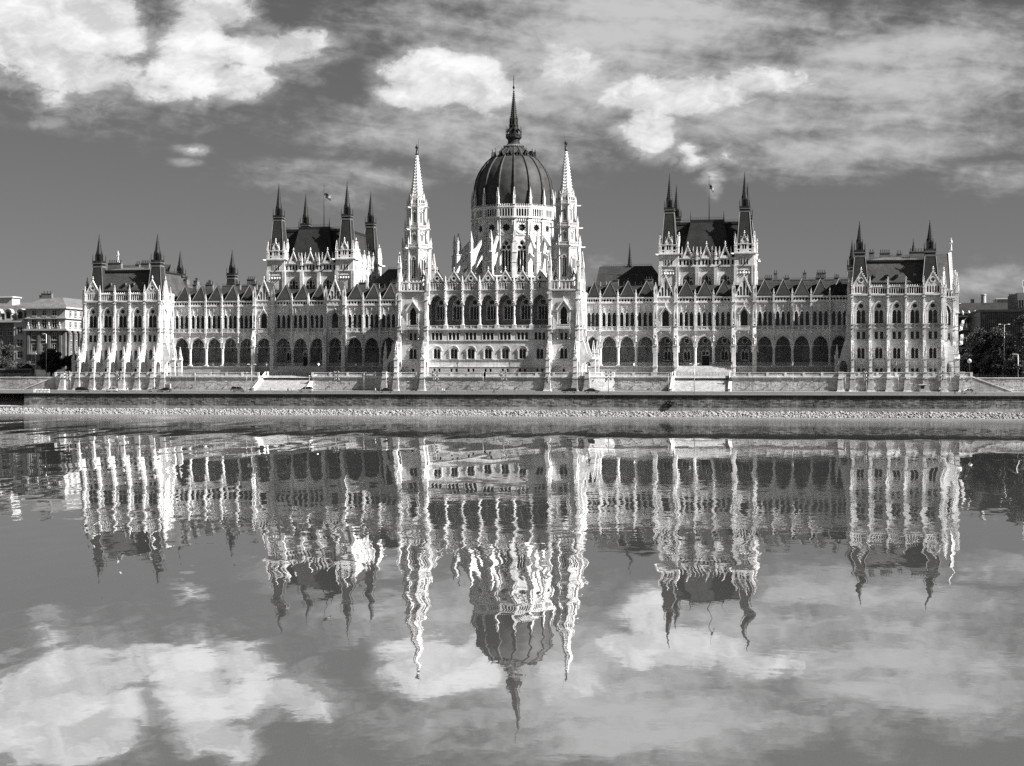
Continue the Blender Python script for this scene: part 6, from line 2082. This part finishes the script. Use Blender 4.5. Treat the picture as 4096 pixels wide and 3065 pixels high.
# ------------------------------------------------------------------ town houses behind
def house_windows(e, M, xs, zs, w, h, sur=.18, mat='pale_render', depth=.25):
    me = MB(); me.slab(rect(-w / 2, w / 2, 0, h), [], -.03, 0, 'window_glass')
    for (a, b, c, d_) in ((-w / 2 - sur, -w / 2, -sur, h + sur), (w / 2, w / 2 + sur, -sur, h + sur), (-w / 2, w / 2, h, h + sur), (-w / 2, w / 2, -sur, 0)):
        me.box(a, b, -.14, .02, c, d_, mat)
    me.box(-.05, .05, -.07, -.03, 0, h, 'white_paint'); me.box(-w / 2, w / 2, -.065, -.03, h * .62, h * .62 + .08, 'white_paint')
    me.box(-w / 2 - sur - .1, w / 2 + sur + .1, -.32, .02, -sur - .14, -sur, mat)
    me = me.mesh('window')
    for z in zs:
        for x in xs: link('window', me, e, M @ T(x, 0, z))

# pillared corner house on the left
e = thing('corner_house', (-183, 60, 9.7), 'grey corner house with tall pillars and a hipped roof left of the palace', 'house')
inv = T(183, -60, -9.7)
def kid(me_name, mb, M=None): return link(me_name, mb.mesh(me_name), e, inv @ (M or T(0)))
m = MB(); m.box(-191.5, -175.7, 60, 100, 9.7, 27.2, 'grey_render'); m.box(-191.4, -175.8, 60.1, 100, 27.2, 35.3, 'pale_render'); kid('wall', m)
m = MB(); m.box(-192.1, -174.9, 59.2, 100, 27.0, 27.7, 'pale_render'); m.box(-191.9, -175.2, 59.5, 100, 31.4, 31.8, 'pale_render'); m.box(-192, -175.1, 59.4, 100, 35.2, 35.8, 'pale_render'); m.box(-191.9, -175.2, 59.6, 100, 14.2, 14.7, 'grey_render'); kid('cornice', m)
m = MB(); m.add([(-192, 59.5, 35.8), (-175.1, 59.5, 35.8), (-180, 66, 39.6), (-188, 66, 39.6), (-175.1, 100, 35.8), (-180, 100, 39.6), (-192, 100, 35.8), (-188, 100, 39.6)], [(0, 1, 2, 3), (1, 4, 5, 2), (3, 2, 5, 7), (0, 3, 7, 6)], 'lead'); rf = kid('roof', m)
link('chimney', make_chimney(4.0, 1.4, 2.2, 3), e, inv @ T(-186, 66, 38.8)); link('chimney', make_chimney(2.2, 1.4, 2.6, 2), e, inv @ T(-190, 70, 38.0))
F1, F2 = inv @ T(0, 60), inv @ T(-175.7, 0) @ RZ(90)
house_windows(e, F1, (-188.3, -184.2, -180.1), (15.6, 23.6), 1.5, 2.4); house_windows(e, F1, (-188.3, -184.2, -180.1), (19.0,), 1.7, 3.0)
house_windows(e, inv @ T(0, 60.1), (-188.3, -184.2, -180.1), (28.2,), 1.7, 2.9); house_windows(e, inv @ T(0, 60.1), (-188.3, -184.2, -180.1), (32.6,), 1.4, 1.8)
house_windows(e, F2, (64, 68.2, 72.4, 76.6, 80.8, 85), (15.6, 19.2, 23.6), 1.4, 2.4); house_windows(e, inv @ T(-175.8, 0) @ RZ(90), (64, 68.2, 72.4, 76.6, 80.8, 85), (28.3, 32.6), 1.4, 2.0)
pl = MB(); pl.box(-.7, .7, -.55, .1, 14.7, 15.6, 'grey_render'); pl.box(-.5, .5, -.4, .1, 15.6, 26.2, 'grey_render'); pl.box(-.7, .7, -.6, .1, 26.2, 27.0, 'grey_render'); pl = pl.mesh('pilaster')
for x in (-190.4, -186.2, -182.1, -177.6): link('pilaster', pl, e, inv @ T(x, 60))
cm = MB(); cm.lathe([(.75, 14.7), (.7, 15.6), (.55, 15.8), (.5, 25.6), (.7, 26.0), (.75, 27)], 10, mat='grey_render', smooth=True); cm = cm.mesh('column')
for y in (61.6, 66, 70.2, 74.4, 78.6): link('column', cm, e, inv @ T(-175.0, y))
ub = MB(); ub.box(-.5, .5, -.5, .1, 27.7, 28.6, 'pale_render'); ub.lathe([(.2, 28.6), (.42, 29.1), (.2, 29.6), (.3, 29.9), (.05, 30.2)], 8, 0, -.2, 'pale_render'); ub = ub.mesh('urn')
for x in (-190.4, -186.2, -182.1, -177.8): link('urn', ub, e, inv @ T(x, 59.7))
bl = MB(); bl.box(-1.3, 1.3, -1.0, 0, 18.2, 18.5, 'pale_render'); baluster_run(bl, -1.3, 1.3, -1.0, 18.5, 19.4, 'pale_render', .35); bl = bl.mesh('balcony')
for x in (-188.3, -184.2, -180.1): link('balcony', bl, e, F1 @ T(x))

# light rendered house with dormers, further left
e = thing('rendered_house', (-200, 61, 9.7), 'pale rendered house with arched dormers at the left edge', 'house')
inv = T(200, -61, -9.7)
m = MB(); m.box(-196.8, -191.7, 60.5, 90, 9.7, 30.2, 'pale_render'); m.box(-225, -196.8, 62.5, 90, 9.7, 30.2, 'grey_render'); kid('wall', m)
m = MB(); m.box(-225, -191.6, 60.1, 90, 30.2, 30.8, 'pale_render'); kid('cornice', m)
m = MB(); m.add([(-225, 60.6, 30.8), (-191.8, 60.6, 30.8), (-191.8, 63.5, 36.5), (-225, 63.5, 36.5), (-191.8, 80, 38.5), (-225, 80, 38.5)], [(0, 1, 2, 3), (3, 2, 4, 5)], 'lead'); m.add([(-191.8, 60.6, 30.8), (-191.8, 63.5, 36.5), (-191.8, 80, 38.5), (-191.8, 80, 30.8)], [(0, 1, 2, 3)], 'pale_render'); kid('roof', m)
house_windows(e, inv @ T(0, 60.5), (-194.3,), (12.5, 16.9, 21.3, 26.0), 2.2, 2.3)
house_windows(e, inv @ T(0, 62.5), (-199.5, -203.5, -208), (12.5, 16.9, 21.3, 25.5), 1.8, 2.2)
dm = MB(); dm.slab(arch(0, 2.9, 31.0, 33.6, 35.1, 8), [arch(0, 1.9, 31.6, 33.4, 34.3, 6)], -.2, 3.5, 'pale_render'); dm.slab(arch(0, 2.0, 31.5, 33.4, 34.4, 6), [], .1, .15, 'window_glass', sides=False); archivolt(dm, 0, 2.9, .3, 33.6, 35.1, -.5, 2.5, 'pale_render'); dm = dm.mesh('dormer')
for x in (-194.3, -199.2, -203.6, -208.0): link('dormer', dm, e, inv @ T(x, 60.9))
m = MB(); m.box(-206, -200.5, 66, 72, 36, 39.8, 'pale_render'); m.box(-206.5, -200, 65.5, 72.5, 39.8, 40.2, 'white_paint'); kid('rooftop_storey', m)

# parked bus on the left embankment
e = thing('bus', (-167, 8, 9.72), 'long dark bus parked under the trees on the left', 'bus')
m = MB(); m.box(-6, 6, -1.2, 1.2, .4, 3.0, 'car_grey', (-5.9, 5.9, -1.1, 1.1)); link('body', m.mesh('body'), e)
for k in range(7):
    m = MB(); m.box(-5.6 + 1.6 * k, -4.15 + 1.6 * k, -1.24, -1.1, 1.5, 2.5, 'window_glass'); link('window', m.mesh('window'), e)
for k in (-3.8, 3.6):
    m = MB(); m.M = T(k, -1.05, .48) @ Matrix.Rotation(R(90), 4, 'X'); m.lathe([(.4, -.15), (.48, -.1), (.48, .1), (.4, .15)], 14, mat='tyre'); link('wheel', m.mesh('wheel'), e)

# dark buildings on the right
e = thing('office_block', (165, 50, 9.7), 'dark finned office block behind the trees on the right', 'office building')
inv = T(-165, -50, -9.7)
m = MB(); m.box(150.8, 215, 50.3, 85, 9.7, 31.2, 'dark_curtain_wall'); kid('wall', m)
fin = MB(); fin.box(-.09, .09, -.35, 0, 12, 31.4, 'dark_curtain_wall'); fin = fin.mesh('fin')
for k in range(46): link('fin', fin, e, inv @ T(150.9 + .62 * k, 50.3))
pane = MB(); pane.box(-.22, .22, -.04, 0, 0, 2.6, 'window_glass'); pane = pane.mesh('pane')
for k in range(44):
    for z in (20.5, 24.2, 27.8): link('pane', pane, e, inv @ T(151.2 + .62 * k, 50.28, z))
m = MB(); m.box(150.5, 215, 49.8, 85, 31.2, 31.9, 'dark_metal_and_shade'); kid('parapet', m)
m = MB(); m.box(163.3, 200, 56, 80, 31.9, 37.6, 'grey_render'); m.box(163.5, 200, 55.9, 56, 33.0, 35.2, 'window_glass'); [m.box(163.6 + .8 * k, 163.7 + .8 * k, 55.8, 55.95, 32.6, 35.4, 'steel') for k in range(12)]; kid('rooftop_storey', m)
m = MB(); m.tube([(0, 0, 0), (0, 0, 4.4)], .12, 5, 'steel'); m.box(-.5, -.2, -.2, .2, 1.8, 4.2, 'white_paint'); m.box(.2, .5, -.2, .2, 2.6, 4.0, 'white_paint'); link('antenna', m.mesh('antenna'), e, inv @ T(165.5, 58, 37.6))
e = thing('dark_old_house', (152, 90, 9.7), 'dark old building with a dark roof and pale urns beside the right pavilion', 'building')
inv = T(-152, -90, -9.7)
m = MB(); m.box(145.5, 175, 88, 120, 9.7, 31.0, 'dark_old_stone'); kid('wall', m)
m = MB(); m.box(145, 175.5, 87.4, 120, 30.8, 31.5, 'dark_old_stone'); m.box(145.2, 175.2, 87.6, 120, 26.2, 26.7, 'dark_old_stone'); kid('cornice', m)
house_windows(e, inv @ T(0, 88), [147.5 + 3.0 * k for k in range(8)], (13, 17.6, 22, 27.2), 1.3, 2.3, .2, 'dark_old_stone')
m = MB(); m.add([(145, 87.4, 31.5), (175.5, 87.4, 31.5), (175.5, 93, 36), (149.5, 93, 36), (145, 120, 31.5), (149.5, 120, 36)], [(0, 1, 2, 3), (0, 3, 5, 4)], 'slate'); kid('roof', m)
ur = MB(); ur.lathe([(.3, 0), (.25, .4), (.5, .9), (.3, 1.3), (.1, 1.6)], 8, mat='white_paint', smooth=True); ur = ur.mesh('urn')
for k in range(7): link('urn', ur, e, inv @ T(147 + 2.1 * k, 87.6, 31.5))
e = thing('white_rooftop_house', (163, 112, 9.7), 'white flat-roofed house with tall chimneys rising behind the dark roofs', 'house')
inv = T(-163, -112, -9.7)
m = MB(); m.box(148, 190, 112, 130, 9.7, 35.2, 'pale_render'); kid('wall', m)
m = MB(); m.box(163.5, 176, 110, 122, 35.2, 38.0, 'pale_render'); m.box(163, 176.5, 109.5, 122.5, 38.0, 38.4, 'white_paint'); kid('rooftop_storey', m)
m = MB(); m.add([(148, 111.5, 34), (160, 111.5, 34), (160, 118, 37), (148, 118, 37)], [(0, 1, 2, 3)], 'pale_render'); kid('roof', m)
cy = MB(); cy.lathe([(.95, 0), (.9, 5.6), (1.05, 5.7), (1.05, 6.1), (.8, 6.2)], 14, mat='pale_render', smooth=False); link('chimney', cy.mesh('chimney'), e, inv @ T(158.8, 111, 33.8))
for x, w, h in ((168.5, 1.4, 4.8), (149.5, 1.8, 3.6), (155, 1.2, 3.0)):
    c_ = MB(); c_.box(-w / 2, w / 2, -.6, .6, 0, h, 'grey_render'); c_.box(-w / 2 - .1, w / 2 + .1, -.7, .7, h, h + .25, 'lead'); link('chimney', c_.mesh('chimney'), e, inv @ T(x, 112, 35.0))
ae = MB(); ae.tube([(0, 0, 0), (0, 0, 6)], .06, 4, 'black_iron'); link('antenna', ae.mesh('antenna'), e, inv @ T(163.6, 111, 36))
for i, (x, z, lab) in enumerate(((143.4, 26.5, 'hanging flag on a slanted staff, the upper of two beside the right pavilion'), (143.0, 22.0, 'hanging flag, the lower of two beside the right pavilion'))):
    e = thing('wall_flag', (x, 30, z), lab, 'flag', 'flags on the side front')
    m = MB(); m.tube([(-2.5, 0, -2.2), (1.0, 0, 2.0 if i == 0 else .5)], .06, 5, 'black_iron'); link('staff', m.mesh('staff'), e)
    m = MB(); vs_ = []
    for a in range(9):
        for b in range(5): vs_.append((.6 - .25 * b - .1 * a * (1 if i == 0 else .3), .15 * math.sin(a * 1.3 + b), 1.6 - .42 * a - .1 * b))
    m.add(vs_, [(a * 5 + b, a * 5 + b + 1, a * 5 + b + 6, a * 5 + b + 5) for a in range(8) for b in range(4)], 'cloth_white', True)
    link('cloth', m.mesh('cloth'), e)
